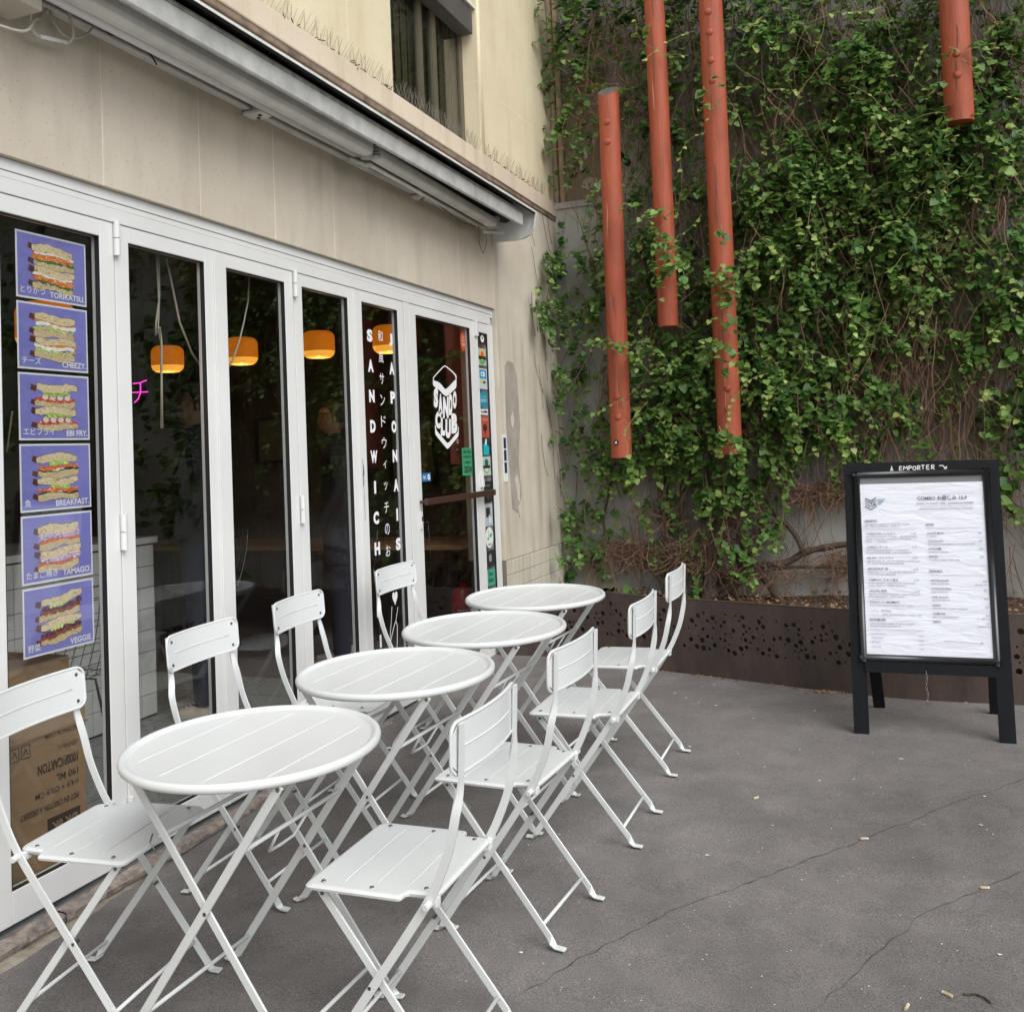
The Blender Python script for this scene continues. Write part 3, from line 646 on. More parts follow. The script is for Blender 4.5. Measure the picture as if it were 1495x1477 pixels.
cable('cable', [(-20, 33, .1), (0, 38, .1), (20, 44, .1), (34, 46, .1), (44, 42, .08), (50, 30, .03), (60, 26, .0), (68, 14, .0)], .05, 'cream cable running along the underside of the metal box', .005)
cable('cable', [(137, 28, .0), (148, 38, .0), (160, 50, .0), (172, 52, .0), (200, 60, .0), (218, 78, .01), (229, 95, .01)], .06, 'short black wire dangling off the awning rail', .003, mat('black_wire', (.03, .028, .025), .6))

# bird spikes on the ledge
def spikes(name, ya, yb, n, lean, label):
    m = MB(); m.box((.012, ya, 3.456), (.034, yb, 3.461))
    r_ = random.Random(int(ya*100))
    for i in range(n):
        y = ya+(yb-ya)*(i+.5)/n
        for k in (-1, 1):
            m.tube([(.023, y, 3.459), (.023+.012*k+r_.uniform(-.02, .02), y+k*.028+lean+r_.uniform(-.012, .012), 3.459+.105+r_.uniform(-.012, .01))], .0011, 3, False)
    o = tag(put(name, m, M_spike), label, 'bird spikes'); return o
spikes('bird_spikes', 3.35, 4.78, 50, .02, 'wire bird spike strip on the ledge left of the dark window')
spikes('bird_spikes', 4.86, 6.04, 46, .0, 'dense wire bird spike strip in front of the dark upper window')
spikes('bird_spikes', 6.12, 7.35, 40, .025, 'wire bird spike strip on the ledge beside the vine wall corner')
m = MB()
r_ = random.Random(5)
for i in range(170):
    y = r_.uniform(3.4, 7.3) if r_.random() < .4 else r_.choice([3.55, 3.85, 4.1, 4.35, 4.62, 4.75, 6.2, 6.45, 6.7, 6.9, 7.05])+r_.gauss(0, .05)
    p = Vector((.02+r_.uniform(-.01, .024), y, 3.458+r_.uniform(0, .012))); q = p+Vector((r_.uniform(-.02, .03), r_.uniform(-.04, .04), r_.uniform(-.02, .012))); m.tube([p, q], .0025, 4)
tag(put('ledge_debris', m, M_rust), 'brown debris and dead stems caught along the ledge', kind='stuff')

# ================================================================== GARDEN WALL
gw = tag(empty('garden_wall', (3, 7.6, 0)), 'tall grey rendered wall covered by climbing vine', 'wall'); ginv = Matrix.Translation((-3, -7.6, 0))
def gp(name, mb, m, **k):
    o = put(name, mb, m, gw, **k); o.matrix_parent_inverse = ginv; return o
YW = 7.60
m = MB(); m.box((.0, YW, -.2), (9, YW+.3, 3.44)); gp('lower_wall', m, M_grey)
m = MB(); m.box((.0, YW+.07, 3.44), (9, YW+.3, 8)); gp('upper_wall', m, M_grey)
m = MB(); m.box((.02, YW+.066, 3.46), (.52, YW+.0695, 4.55)); gp('brown_paint', m, M_brownpaint)
r_ = random.Random(11)
def blob(cx, cz, rx, rz, n=14, j=.5): return [(cx+rx*math.cos(2*math.pi*i/n)*r_.uniform(1-j, 1), cz+rz*math.sin(2*math.pi*i/n)*r_.uniform(1-j, 1)) for i in range(n)]
for cx, cz, rx, rz in ((.10, 3.58, .05, .09), (.33, 3.60, .10, .06), (.26, 3.75, .02, .09), (.30, 3.86, .025, .07), (.38, 3.95, .02, .05), (.2, 4.42, .06, .05), (.12, 4.2, .02, .09), (.44, 4.3, .03, .08)):
    m = MB(); m.poly(blob(cx, cz, rx, rz), .003, lambda u, v_, d: (u, YW+.0635-d, v_)); gp('paint_flake', m, M_flakes)
for cx, cz, rx, rz in ((.2, .36, .08, .16), (.36, .30, .09, .06), (.42, .26, .07, .05), (.75, .62, .05, .05), (.62, 1.05, .05, .06), (.30, .25, .12, .05)):
    m = MB(); m.poly(blob(cx, cz, rx, rz, 22), .004, lambda u, v_, d: (u, YW-.003-d, v_)); gp('bare_patch', m, wall_mat('bare_render', (.42, .37, .26), (.3, .26, .18), (.5, .45, .34)) if 'bare_render' not in MATS else MATS['bare_render'])
m = MB(); m.box((.03, YW-.012, 3.435), (.75, YW+.075, 3.452)); m.box((.03, YW-.016, 3.40), (.75, YW-.004, 3.445)); gp('flashing', m, wall_mat('lead_flashing', (.36, .35, .33), (.12, .11, .10), (.48, .47, .45)))
for x in (.404, .86, 1.655, 2.065, 2.62, 3.2):
    m = MB(); m.tube([(x, YW+.01, .40), (x, YW-.05, .40)], .016, 10); m.lathe([(.034, 0), (.034, .01), (.02, .02)], 10, (x, YW-.05, .39), True); gp('wall_anchor', m, mat('anchor_steel', (.35, .33, .30), .5, metal=.5) if 'anchor_steel' not in MATS else MATS['anchor_steel'])
# slender cream conduits in the corner
for x, r__, lb in ((.045, .020, 'thin cream conduit in the wall corner, nearer the stone facade'), (.098, .024, 'thicker cream conduit in the wall corner, touching the grey wall')):
    m = MB(); m.tube([(x, YW+.035, 3.456), (x, YW+.035, 7.6)], r__, 12)
    for z in (3.9, 4.6, 5.4): m.tube([(x, YW+.035, z), (x, YW+.035, z+.02)], r__+.004, 12)
    tag(put('conduit', m, mat('cream_conduit_%d' % int(x*1000), (.60, .46, .30), .6, var=.25, vs=7), smooth=True), lb, 'pipe')

# ================================================================== STEEL PLANTER
ctrl = [(.038, 6.01), (.40, 6.02), (.72, 5.975), (1.131, 5.80), (1.531, 5.69), (1.926, 5.565), (2.267, 5.475), (2.55, 5.425), (2.993, 5.415), (3.6, 5.42), (4.6, 5.48), (6.2, 5.62)]
path = []
for i in range(len(ctrl)-1):
    p0, p1, p2, p3 = [Vector(ctrl[max(0, min(len(ctrl)-1, i+k))]) for k in (-1, 0, 1, 2)]
    for k in range(10):
        t_ = k/10; path.append(.5*((2*p1)+(p2-p0)*t_+(2*p0-5*p1+4*p2-p3)*t_*t_+(3*p1-p0-3*p2+p3)*t_**3))
path.append(Vector(ctrl[-1])); cum = [0]
for i in range(1, len(path)): cum.append(cum[-1]+(path[i]-path[i-1]).length)
def along(s_):
    s_ = max(0, min(cum[-1], s_))
    i = int(np.searchsorted(cum, s_)); i = max(1, min(len(cum)-1, i)); t_ = (s_-cum[i-1])/(cum[i]-cum[i-1]); p = path[i-1].lerp(path[i], t_); d = (path[i]-path[i-1]).normalized()
    return p, Vector((-d.y, d.x))
holes = []; r_ = random.Random(3); ZT = .507
tries = 0
while len(holes) < 430 and tries < 9000:
    tries += 1; s_ = r_.uniform(.06, 4.6); zc_ = r_.uniform(.235, .455)-.02*(s_ > 1.3); rr_ = r_.choice([.005, .006, .008, .010, .012, .014, .016])
    if all((s_-a)**2+(zc_-bb)**2 > (rr_+c_+.007)**2 for a, bb, c_ in holes): holes.append((s_, zc_, rr_))
cu = bpy.data.curves.new('sheet', 'CURVE'); cu.dimensions = '2D'; cu.fill_mode = 'FRONT'
def spl(pts):
    s_ = cu.splines.new('POLY'); s_.points.add(len(pts)-1)
    for p, q in zip(s_.points, pts): p.co = (q[0], q[1], 0, 1)
    s_.use_cyclic_u = True
spl([(0, -.05), (cum[-1], -.05), (cum[-1], ZT), (0, ZT)])
for a, bb, c_ in holes: spl([(a+c_*math.cos(2*math.pi*k/10), bb+c_*math.sin(2*math.pi*k/10)) for k in range(10)])
ob = bpy.data.objects.new('t', cu); C.objects.link(ob); bpy.context.view_layer.update()
me = bpy.data.meshes.new_from_object(ob.evaluated_get(bpy.context.evaluated_depsgraph_get())); bpy.data.objects.remove(ob)
bm = bmesh.new(); bm.from_mesh(me); k = .06
while k < cum[-1]:
    bmesh.ops.bisect_plane(bm, geom=bm.verts[:]+bm.edges[:]+bm.faces[:], plane_co=(k, 0, 0), plane_no=(1, 0, 0)); k += .06
for vv in bm.verts:
    p, nn = along(vv.co.x); vv.co = (p.x, p.y, vv.co.y)
bmesh.ops.recalc_face_normals(bm, faces=bm.faces[:]); bm.to_mesh(me); bm.free(); me.name = 'steel_planter'
planter = tag(empty('steel_planter', (1.5, 5.7, .07)), 'dark rusted steel planter wall pierced with round holes below the vine', 'planter')
o = link('perforated_sheet', me, M_corten, planter); o.matrix_parent_inverse = Matrix.Translation((-1.5, -5.7, -.07))
md = o.modifiers.new('thick', 'SOLIDIFY'); md.thickness = .006; md.offset = 0
m = MB(); m.tube([(p.x, p.y, ZT) for p in path], .005, 6); o = put('rim', m, M_corten, planter, smooth=True); o.matrix_parent_inverse = Matrix.Translation((-1.5, -5.7, -.07))
m = MB(); m.add([q for i in range(0, 121) for q in [(lambda p, nn: (p.x+nn.x*.035, p.y+nn.y*.035, -.02))(*along(cum[-1]*i/120)), (lambda p, nn: (p.x+nn.x*.035, p.y+nn.y*.035, .47))(*along(cum[-1]*i/120))]], [(2*i, 2*i+2, 2*i+3, 2*i+1) for i in range(120)]); o = put('hole_shade_sheet', m, mat('hole_shade', (.03, .025, .02), .9, col2=(.15, .11, .07), vs=22), planter); o.matrix_parent_inverse = Matrix.Translation((-1.5, -5.7, -.07))  # dark sheet added behind the steel so the holes look shaded
# soil and litter behind it
m = MB(); nx, ny = 60, 10
for i in range(nx+1):
    s_ = cum[-1]*i/nx; p, nn = along(s_); q = p+nn*.3
    m.v.append((q.x, q.y, -.05)); 
    for j in range(ny+1):
        t_ = j/ny; y = q.y+(YW+.02-q.y)*t_
        m.v.append((q.x, y, .20+.03*noise.noise(Vector((q.x*2, y*2, 4)))+.05*math.exp(-((y-YW)/.3)**2)))
k = ny+2
for i in range(nx):
    for j in range(k-1): m.f.append((i*k+j, (i+1)*k+j, (i+1)*k+j+1, i*k+j+1))
soil = tag(put('planter_soil', m, M_soil, smooth=True), kind='structure', label='dark soil inside the steel planter')

# ================================================================== RED POLES
YP = 7.10
def pole(top, bot, r_, label, bolts, cut=0.0, ext=0.0):
    a = ony(top[0], top[1], YP); c_ = ony(bot[0], bot[1], YP)
    if ext: a = a+(a-c_).normalized()*ext
    root = tag(empty('wooden_pole', c_), label, 'pole', 'rust red wooden poles on the vine wall')
    d = (a-c_); n_ = 20; vs = []; fs = []; rows = 40
    for i in range(rows+1):
        t_ = i/rows; p = d*t_
        for j in range(n_):
            an = 2*math.pi*j/n_; rr_ = r_*(1+.035*noise.noise(Vector((math.cos(an)*1.2, math.sin(an)*1.2, t_*d.length*1.6+a.x*9))))
            z = p.z + (cut*math.sin(an) if i == rows else 0)
            vs.append((p.x+rr_*math.cos(an), p.y+rr_*math.sin(an), z))
    fs = [(i*n_+j, i*n_+(j+1) % n_, (i+1)*n_+(j+1) % n_, (i+1)*n_+j) for i in range(rows) for j in range(n_)]+[tuple(range(n_-1, -1, -1))]
    m = MB(); m.add(vs, fs); o = put('shaft', m, M_red, root); smooth_angle(o, 50)
    m = MB(); m.add([(v_[0], v_[1], v_[2]+.001) for v_ in vs[-n_:]]+[(v_[0]*1.0, v_[1], v_[2]-.012) for v_ in vs[-n_:]], [tuple(range(n_))]); put('end_grain', m, M_endgrain, root)
    for bx, by in bolts:
        q = ony(bx, by, YP-r_); lx = q.x-c_.x; t_ = (q.z-c_.z)/d.z; ax = d.x*t_
        off = max(-r_*.8, min(r_*.8, lx-ax)); yy = d.y*t_-math.sqrt(max(1e-6, r_*r_-off*off))
        m = MB(); m.ico((lx, yy+.002, q.z-c_.z), .026, (1, .55, 1), 12, 8); put('bolt_head', m, M_red, root, smooth=True)
    for zf in (.12, .85):
        m = MB(); m.tube([d*zf, d*zf+Vector((0, YW+.02-YP, 0))], .03, 8); put('wall_bracket', m, M_dkmetal, root)
    # drying cracks in the paint
    rr2 = random.Random(int(a.x*100))
    for k in range(5):
        m = MB(); an = R(-90)+rr2.uniform(-.55, .55); z0 = rr2.uniform(.05, .8); L_ = rr2.uniform(.04, .15); pts = []
        for i in range(12):
            t_ = z0+L_*i/11
            if t_ > .98: break
            an += rr2.uniform(-.03, .03); p = d*t_; pts.append((p.x+(r_*1.012)*math.cos(an), p.y+(r_*1.012)*math.sin(an), p.z))
        if len(pts) > 3: m.tube(pts, [.0012+.0022*math.sin(math.pi*i/(len(pts)-1)) for i in range(len(pts))], 4); put('paint_crack', m, M_crackp if k % 2 else M_endgrain, root)
    return root, d, r_
P1, d1, r1 = pole((888, 133), (907.5, 668), .079, 'rust red wooden pole with a grey cut top and scratched lower end', [(886, 178), (887, 207), (901, 580), (902, 609)], cut=.055)
pole((955, 0), (976, 477), .0755, 'rust red pole without bolts between two others, half hidden by vine', [], ext=1.4)
pole((1037, 0), (1066.5, 663), .086, 'thick rust red pole with paired bolts reaching as low as the grey topped one', [(1034, 17), (1036, 47), (1038, 88), (1040, 117), (1062, 567), (1063, 598)], ext=1.4)
pole((1392, 0), (1401, 180), .092, 'short hanging rust red pole end above the menu board', [(1397, 78), (1398, 109)], ext=1.6)
# scratched writing and a round sticker on the first pole
def onpole(px, py):
    q = ony(px, py, YP-r1); b0 = P1.location; t_ = (q.z-b0.z)/d1.z; off = max(-r1*.95, min(r1*.95, q.x-b0.x-d1.x*t_)); return Vector((q.x-b0.x, d1.y*t_-math.sqrt(r1*r1-off*off)*1.045-.0012, q.z-b0.z))
m = MB()
for seg in ([(908, 583), (914, 590), (909, 592)], [(915, 584), (911, 597), (917, 594)], [(910, 600), (916, 603), (910, 607), (917, 609)], [(911, 613), (917, 613), (911, 619), (917, 620)], [(916, 624), (911, 626), (917, 630), (912, 632)], [(914, 634), (911, 637), (915, 641), (918, 637), (914, 635)]):
    m.tube([onpole(*q) for q in seg], .0016, 4)
put('scratches', m, M_crackp, P1)
c0 = onpole(900, 646); m = MB(); m.lathe([(.0005, .0), (.020, .0), (.020, .003)], 16); o = put('round_sticker', m, M_gasket, P1); o.location = c0; o.rotation_euler = (R(90), 0, R(-15))
m = MB(); m.poly([(-.008, -.008), (.004, -.010), (.009, 0), (.005, .012), (-.003, .006), (-.009, .010)], None, lambda u, v_, d: (u, v_, .004)); k = put('sticker_print', m, M_vinyl, o)

# ================================================================== VINE
TAB = ['4 4 4 5 5 6 6 5 7 7 6 7 7', '1 4 3 5 6 6 5 6 8 8 5 7 7', '1 3 1 3 5 6 6 6 7 7 4 6 6', '1 2 2 5 4 6 6 8 8 8 7 5 5', '0 1 3 6 4 7 8 8 8 7 4 4 4', '1 1 3 6 5 8 8 8 8 4 3 5 5', '2 4 4 6 5 7 8 8 7 2 2 4 4',
       '3 4 5 7 7 7 7 7 5 1 3 4 4', '2 4 8 8 7 8 8 6 5 2 3 3 3', '1 4 6 6 8 6 7 5 4 4 3 3 3', '1 4 5 5 6 4 3 4 3 2 2 2 2', '0 2 3 4 3 2 1 1 1 1 2 2 2', '1 2 1 2 2 1 0 0 0 0 0 0 0', '2 3 0 1 1 1 0 0 0 0 0 1 1', '1 1 0 0 0 0 0 0 0 0 0 0 0']
TAB = np.array([[float(c_) for c_ in r.split()] for r in TAB])
def dens(px, py):
    u = max(0, min(11.99, (px-810)/60)); v_ = max(0, min(13.99, (py-30)/60)); i, j = int(u), int(v_); a, bb = u-i, v_-j
    return (TAB[j, i]*(1-a)+TAB[j, i+1]*a)*(1-bb)+(TAB[j+1, i]*(1-a)+TAB[j+1, i+1]*a)*bb
vr = random.Random(21)
LP, LN, LT, LS, LC = [], [], [], [], []     # position, normal, tip direction, size, tint
SH = MB(); TW = MB()
def clump(x, z): return noise.noise(Vector((x*1.5, z*1.5, 2.7)))*.5+noise.noise(Vector((x*4.2, z*4.2, 8.1)))*.6
def shoot(p, nl, droop, base_t, face=Vector((0, -1, 0)), sz=1.0, stem=True, step=.036):
    side = face.cross(Vector((0, 0, 1)))
    d = (side*vr.uniform(-1, 1)+face*vr.uniform(-.1, .7)+Vector((0, 0, vr.uniform(-1, .5)))).normalized(); pts = [p.copy()]
    for k in range(nl):
        d = (d+side*vr.uniform(-.35, .35)+face*vr.uniform(-.25, .22)+Vector((0, 0, -droop+vr.uniform(-.2, .2)))).normalized()
        p = p+d*step*sz; pts.append(p.copy()); age = k/nl
        for _ in range(1 if vr.random() < .55 else 2):
            nrm = (face*vr.uniform(.2, .9)+Vector((0, 0, vr.uniform(.15, 1.3)))+side*vr.uniform(-.7, .7)).normalized()
            tip = (Vector((0, 0, -1))*vr.uniform(.3, 1.1)+face*vr.uniform(-.1, .6)+side*vr.uniform(-.9, .9)); tip = (tip-nrm*tip.dot(nrm)).normalized()
            q = p+side*vr.uniform(-.025, .025)+Vector((0, 0, vr.uniform(-.02, .02)))+face*vr.uniform(0, .03)
            s_ = vr.uniform(.040, .074)*(1.05-.42*age)*sz
            LP.append(q); LN.append(nrm); LT.append(tip); LS.append(s_); LC.append(max(0, min(1, base_t+.42*age*age+vr.gauss(0, .15))))
    if stem: SH.tube(pts, [.0022*(1-.5*i/len(pts)) for i in range(len(pts))], 3, False)
n_in = 0
for i in range(10500):
    px, py = vr.uniform(772, 1500), vr.uniform(-25, 880); dn = dens(px, py)/9
    if px < 815: dn *= .5
    p0 = ony(px, py, 7.45); cl = clump(p0.x, p0.z); gate_ = dn*max(.12, .92+2.6*cl)
    if vr.random() > gate_*.62: continue
    d_ = .04+max(0, .22+.55*cl)*vr.uniform(.2, 1.0)*min(1, .3+dn)
    if px < 870: d_ = vr.uniform(.02, .14)
    p = ony(px, py, 7.57-d_)
    if p.x < .05: continue
    shoot(p, vr.randint(4, 9), vr.uniform(.1, .5), vr.uniform(.18, .56), sz=vr.uniform(.85, 1.12)); n_in += 1
for px, py, k in ((958, 320, 5), (965, 345, 5), (975, 372, 6), (985, 392, 5), (945, 300, 2), (1042, 392, 4), (1068, 400, 5), (1080, 395, 4), (1060, 430, 2), (1065, 470, 3), (1055, 515, 4), (1035, 505, 3), (1070, 535, 2), (895, 505, 3), (915, 510, 4), (935, 500, 4), (1055, 628, 5), (1068, 640, 3), (905, 300, 1), (893, 255, 1), (1040, 120, 2), (1060, 165, 1), (960, 40, 1), (1045, 330, 1), (895, 365, 1), (1385, 120, 1), (1412, 70, 2), (1400, 95, 1)):
    for _ in range(k):
        p = ony(px+vr.uniform(-14, 14), py+vr.uniform(-10, 10), 7.0-vr.uniform(.0, .12)); shoot(p, vr.randint(3, 6), .3, vr.uniform(.3, .55), sz=.95)
# bright trailing runners that stand off the wall
for i in range(46):
    px, py = vr.uniform(900, 1495), vr.uniform(0, 620)
    if vr.random() > dens(px, py)/8: continue
    p = ony(px, py, 7.05-vr.uniform(0, .2)); d = Vector((vr.uniform(-1, 1), vr.uniform(-.2, .1), vr.uniform(-.4, .2))).normalized(); pts = [p.copy()]
    for k in range(vr.randint(5, 12)):
        d = (d+Vector((vr.uniform(-.42, .42), vr.uniform(-.15, .15), -.06+vr.uniform(-.38, .34)))).normalized(); p = p+d*.045; pts.append(p.copy())
        if vr.random() < .45:
            nrm = Vector((vr.uniform(-.5, .5), -.8, vr.uniform(.2, 1))).normalized(); tip = Vector((vr.uniform(-1, 1), -.3, -.6)); tip = (tip-nrm*tip.dot(nrm)).normalized()
            LP.append(p.copy()); LN.append(nrm); LT.append(tip); LS.append(vr.uniform(.025, .045)); LC.append(vr.uniform(.6, 1))
    SH.tube(pts, .0021, 4, False)
# on the pier beside the corner
for px0, px1, py0, py1, k in ((784, 812, 360, 470, 26), (783, 800, 440, 505, 8), (800, 830, 510, 600, 8), (815, 838, 620, 700, 3), (808, 835, 740, 850, 12)):
    for _ in range(k):
        p = onx(vr.uniform(px0, px1), vr.uniform(py0, py1), .05+vr.uniform(0, .06))
        if p.y < 7.55: shoot(p, vr.randint(3, 6), .35, vr.uniform(.2, .45), Vector((1, -.3, 0)).normalized(), .9)
for px0, px1, py0, py1, k in ((795, 812, 60, 150, 8), (800, 812, 180, 240, 4), (830, 880, 0, 60, 10)):
    for _ in range(k):
        p = ony(vr.uniform(px0, px1), vr.uniform(py0, py1), 7.5); shoot(p, vr.randint(3, 6), .3, vr.uniform(.3, .5))
n_view = len(LP)
# beyond the frame: the wall goes on, its reflection shows in the glass
for i in range(2600):
    if vr.random() < .8: x, z = vr.uniform(3.3, 8.6), vr.uniform(.9, 7.4)
    else: x, z = vr.uniform(.3, 3.6), vr.uniform(4.85, 7.4)
    cl = clump(x, z)
    if vr.random() > .55+.7*cl: continue
    shoot(Vector((x, 7.55-.05-max(0, .2+.42*cl)*vr.uniform(.25, 1), z)), 6, .3, vr.uniform(.18, .48), sz=1.5, stem=False)
# woody parts
vine = tag(empty('climbing_vine', (1.4, 7.45, .2)), 'leafy green climbing vine with brown stems covering the grey wall', 'vine'); vinv = Matrix.Translation((-1.4, -7.45, -.2))
def vp(name, me, m, kind=None, smooth=False):
    o = link(name, me, m, vine, smooth); o.matrix_parent_inverse = vinv
    if kind: o['kind'] = kind
    return o
def zq(zx, zy, y=7.40): return ony(750+zx/2.931, 650+zy/2.931, y)
def trunk(pts, r0, r1_, y=7.42, y1=7.5):
    P_ = [zq(a, bb, y+(y1-y)*i/max(1, len(pts)-1)) for i, (a, bb) in enumerate(pts)]
    P_[0].z = min(P_[0].z, P_[0].z); out = []
    for i in range(len(P_)-1):
        p0, p1, p2, p3 = P_[max(i-1, 0)], P_[i], P_[i+1], P_[min(i+2, len(P_)-1)]
        for k in range(7):
            t_ = k/7; q = .5*((2*p1)+(p2-p0)*t_+(2*p0-5*p1+4*p2-p3)*t_*t_+(3*p1-p0-3*p2+p3)*t_**3)
            out.append(q+Vector((noise.noise(q*9), noise.noise(q*9+Vector((5, 0, 0))), 0))*r0*.5)
    out.append(P_[-1]); k = len(out); m = MB(); m.tube(out, [(r0+(r1_-r0)*i/(k-1))*(1+.22*noise.noise(out[i]*14)) for i in range(k)], 8)
    for s_ in range(3 if r0 > .03 else 0):     # stringy bark strands
        of = Vector((vr.uniform(-1, 1), -1, 0)).normalized()*r0*.8; m.tube([q+of+Vector((vr.uniform(-.4, .4)*r0, 0, 0)) for q in out[::2]], r0*.22, 5)
    vp('trunk', m.mesh('trunk'), M_bark, smooth=True)
trunk([(690, 720), (690, 640), (680, 540), (680, 460), (660, 380), (640, 250), (650, 100), (640, -80), (650, -300)], .052, .03)
trunk([(830, 730), (835, 640), (840, 540), (855, 440), (905, 340), (960, 220), (970, 80), (960, -100), (1000, -400)], .060, .03)
trunk([(900, 720), (1130, 660), (1100, 600), (1040, 530), (960, 430), (860, 370), (780, 280), (740, 120)], .034, .02) if False else trunk([(1150, 730), (1135, 660), (1100, 600), (1040, 530), (960, 430), (870, 350), (800, 240), (760, 100)], .034, .02)
trunk([(1500, 418), (1420, 424), (1330, 438), (1240, 460), (1170, 500), (1060, 515), (985, 528), (900, 560), (860, 640)], .022, .028)
trunk([(1235, 450), (1210, 390), (1170, 340), (1100, 280), (1060, 200)], .022, .012)
trunk([(880, 650), (960, 592), (1040, 548), (1130, 525), (1300, 520), (1430, 528)], .022, .008)
trunk([(490, 560), (460, 480), (400, 400), (384, 310), (400, 230), (420, 140), (415, 20), (430, -150)], .014, .010)
trunk([(720, 660), (640, 585), (560, 510), (500, 478), (450, 462)], .024, .012)
trunk([(835, 655), (920, 585), (985, 500), (1045, 430), (1065, 340), (1060, 250), (1050, 100)], .016, .010)
trunk([(700, 470), (760, 440), (840, 395), (900, 330), (940, 250)], .040, .026)
trunk([(720, 500), (715, 380), (720, 260), (718, 130), (730, -60), (760, -300), (740, -700)], .020, .014)
trunk([(950, 650), (955, 520), (965, 400), (950, 280), (985, 100), (990, -200), (1010, -600)], .018, .014)
trunk([(780, 660), (775, 560), (800, 470), (830, 360), (835, 120), (850, -200), (840, -700)], .02, .014)
def twig(p, d, ln, r_, wob=.25, seg=6, sag=0.0):
    pts = [p.copy()]; 
    for k in range(seg):
        d = (d+Vector((vr.uniform(-wob, wob), vr.uniform(-wob, wob)*.5, vr.uniform(-wob, wob)-sag))).normalized(); p = p+d*ln/seg
        if p.y > 7.585: p.y = 7.58
        pts.append(p.copy())
    TW.tube(pts, [r_*(1-.5*i/seg) for i in range(seg+1)], 3, False)
for i in range(4000):
    px, py = vr.uniform(840, 1500), vr.uniform(-20, 850); wgt = min(1, .25+dens(px, py)/8) if py < 640 else .26
    if px < 880: wgt *= .55
    if vr.random() > wgt: continue
    p = ony(px, py, 7.57-vr.uniform(.0, .24))
    twig(p, Vector((vr.gauss(0, .25), vr.uniform(-.15, .1), vr.choice([-1, -1, 1]))), vr.uniform(.25, .9), vr.choice([.0018, .0022, .003, .0045]), .2, 7)
for i in range(520):     # brown stems hanging among the leaves
    p = ony(vr.uniform(880, 1498), vr.uniform(-10, 600), 7.5-vr.uniform(.05, .36)); twig(p, Vector((vr.gauss(0, .45), -.05, vr.choice([-1, -1, 1]))), vr.uniform(.2, .7), vr.choice([.002, .0026, .0034]), .25, 8)
for i in range(420):     # pale hanging runners, right part of the wall
    p = ony(vr.uniform(1240, 1498), vr.uniform(330, 640), 7.5-vr.uniform(0, .1)); twig(p, Vector((vr.gauss(0, .5), -.1, -1)), vr.uniform(.3, .8), .0026, .25, 8)
for cx, cy, rx, rz, k in ((915, 803, .24, .08, 280), (1005, 810, .28, .10, 300), (1060, 770, .3, .12, 120), (1110, 835, .35, .08, 120), (1195, 718, .33, .08, 320), (1235, 822, .16, .09, 180), (970, 750, .3, .12, 100), (885, 60, .24, .42, 200), (905, 150, .30, .20, 190), (1230, 330, .20, .28, 150), (1370, 275, .30, .30, 190), (955, 165, .25, .12, 90), (1110, 615, .3, .12, 130), (1330, 560, .3, .3, 130), (1130, 640, .4, .1, 120), (1400, 720, .4, .08, 140)):
    for _ in range(k):
        c_ = ony(cx, cy, 7.46); p = c_+Vector((vr.gauss(0, rx*.6), vr.uniform(-.12, .1), vr.gauss(0, rz*.6))); twig(p, Vector((vr.uniform(-1, 1), vr.uniform(-.3, .1), vr.uniform(-.6, .3))), vr.uniform(.08, .26), vr.uniform(.0018, .0034), .45, 5)
for i in range(22):      # stems creeping on the pier
    p = onx(vr.uniform(775, 822), vr.uniform(330, 700), .036+vr.uniform(0, .01)); pts = [p.copy()]; d = Vector((0, vr.uniform(-.6, .6), vr.choice([-1, 1])))
    for k in range(7):
        d = (d+Vector((0, vr.uniform(-.3, .3), vr.uniform(-.2, .2)))).normalized(); p = p+d*.05
        if p.y < 7.57: pts.append(p.copy())
    TW.tube(pts, .0022, 3, False)
vp('stems', TW.mesh('stems'), M_twig, 'stuff'); vp('shoots', SH.mesh('shoots'), M_shoot, 'stuff')
# leaf faces
TPL = np.array([(0, .06, 0), (0, .5, -.055), (0, 1.06, .03), (-.27, -.05, .03), (-.5, .24, .075), (-.36, .62, .05), (.27, -.05, .03), (.5, .24, .075), (.36, .62, .05)])
FQ = [(0, 1, 4, 3), (1, 2, 5, 4), (1, 0, 6, 7), (2, 1, 7, 8)]
A_P = np.array([tuple(p) for p in LP]); A_N = np.array([tuple(p) for p in LN]); A_T = np.array([tuple(p) for p in LT]); A_S = np.array(LS); A_C = np.array(LC); A_X = np.cross(A_T, A_N)
dist = np.linalg.norm(A_P-np.array(CAM), axis=1); rel = A_P-np.array(CAM); zf_ = rel@np.array(FW); pxx = 747.5+F_PX*(rel@np.array(RT))/zf_; pyy = P_Y-F_PX*(rel@np.array(UP))/zf_
facing = np.abs((A_N*(rel/dist[:, None])).sum(1)); score = A_S/dist*np.sqrt(facing+.05); score[(pxx < 5) | (pxx > 1490) | (pyy < 5) | (pyy > 1470)] = 0; score *= np.where(A_P[:, 1] < 7.3, 1.0, .45)
pick = set(np.argsort(-score)[:300].tolist()); rest = [i for i in range(len(LP)) if i not in pick]
I = np.array(rest); V = A_P[I][:, None, :]+A_S[I][:, None, None]*(TPL[None, :, 0:1]*A_X[I][:, None, :]+TPL[None, :, 1:2]*A_T[I][:, None, :]+TPL[None, :, 2:3]*A_N[I][:, None, :])
V = V.reshape(-1, 3); fs = [(a+9*k, bb+9*k, c_+9*k, d+9*k) for k in range(len(rest)) for a, bb, c_, d in FQ]
me = bpy.data.meshes.new('foliage'); me.from_pydata(V.tolist(), [], fs); at = me.attributes.new('tint', 'FLOAT', 'POINT'); at.data.foreach_set('value', np.repeat(A_C[I], 9)); me.shade_smooth()
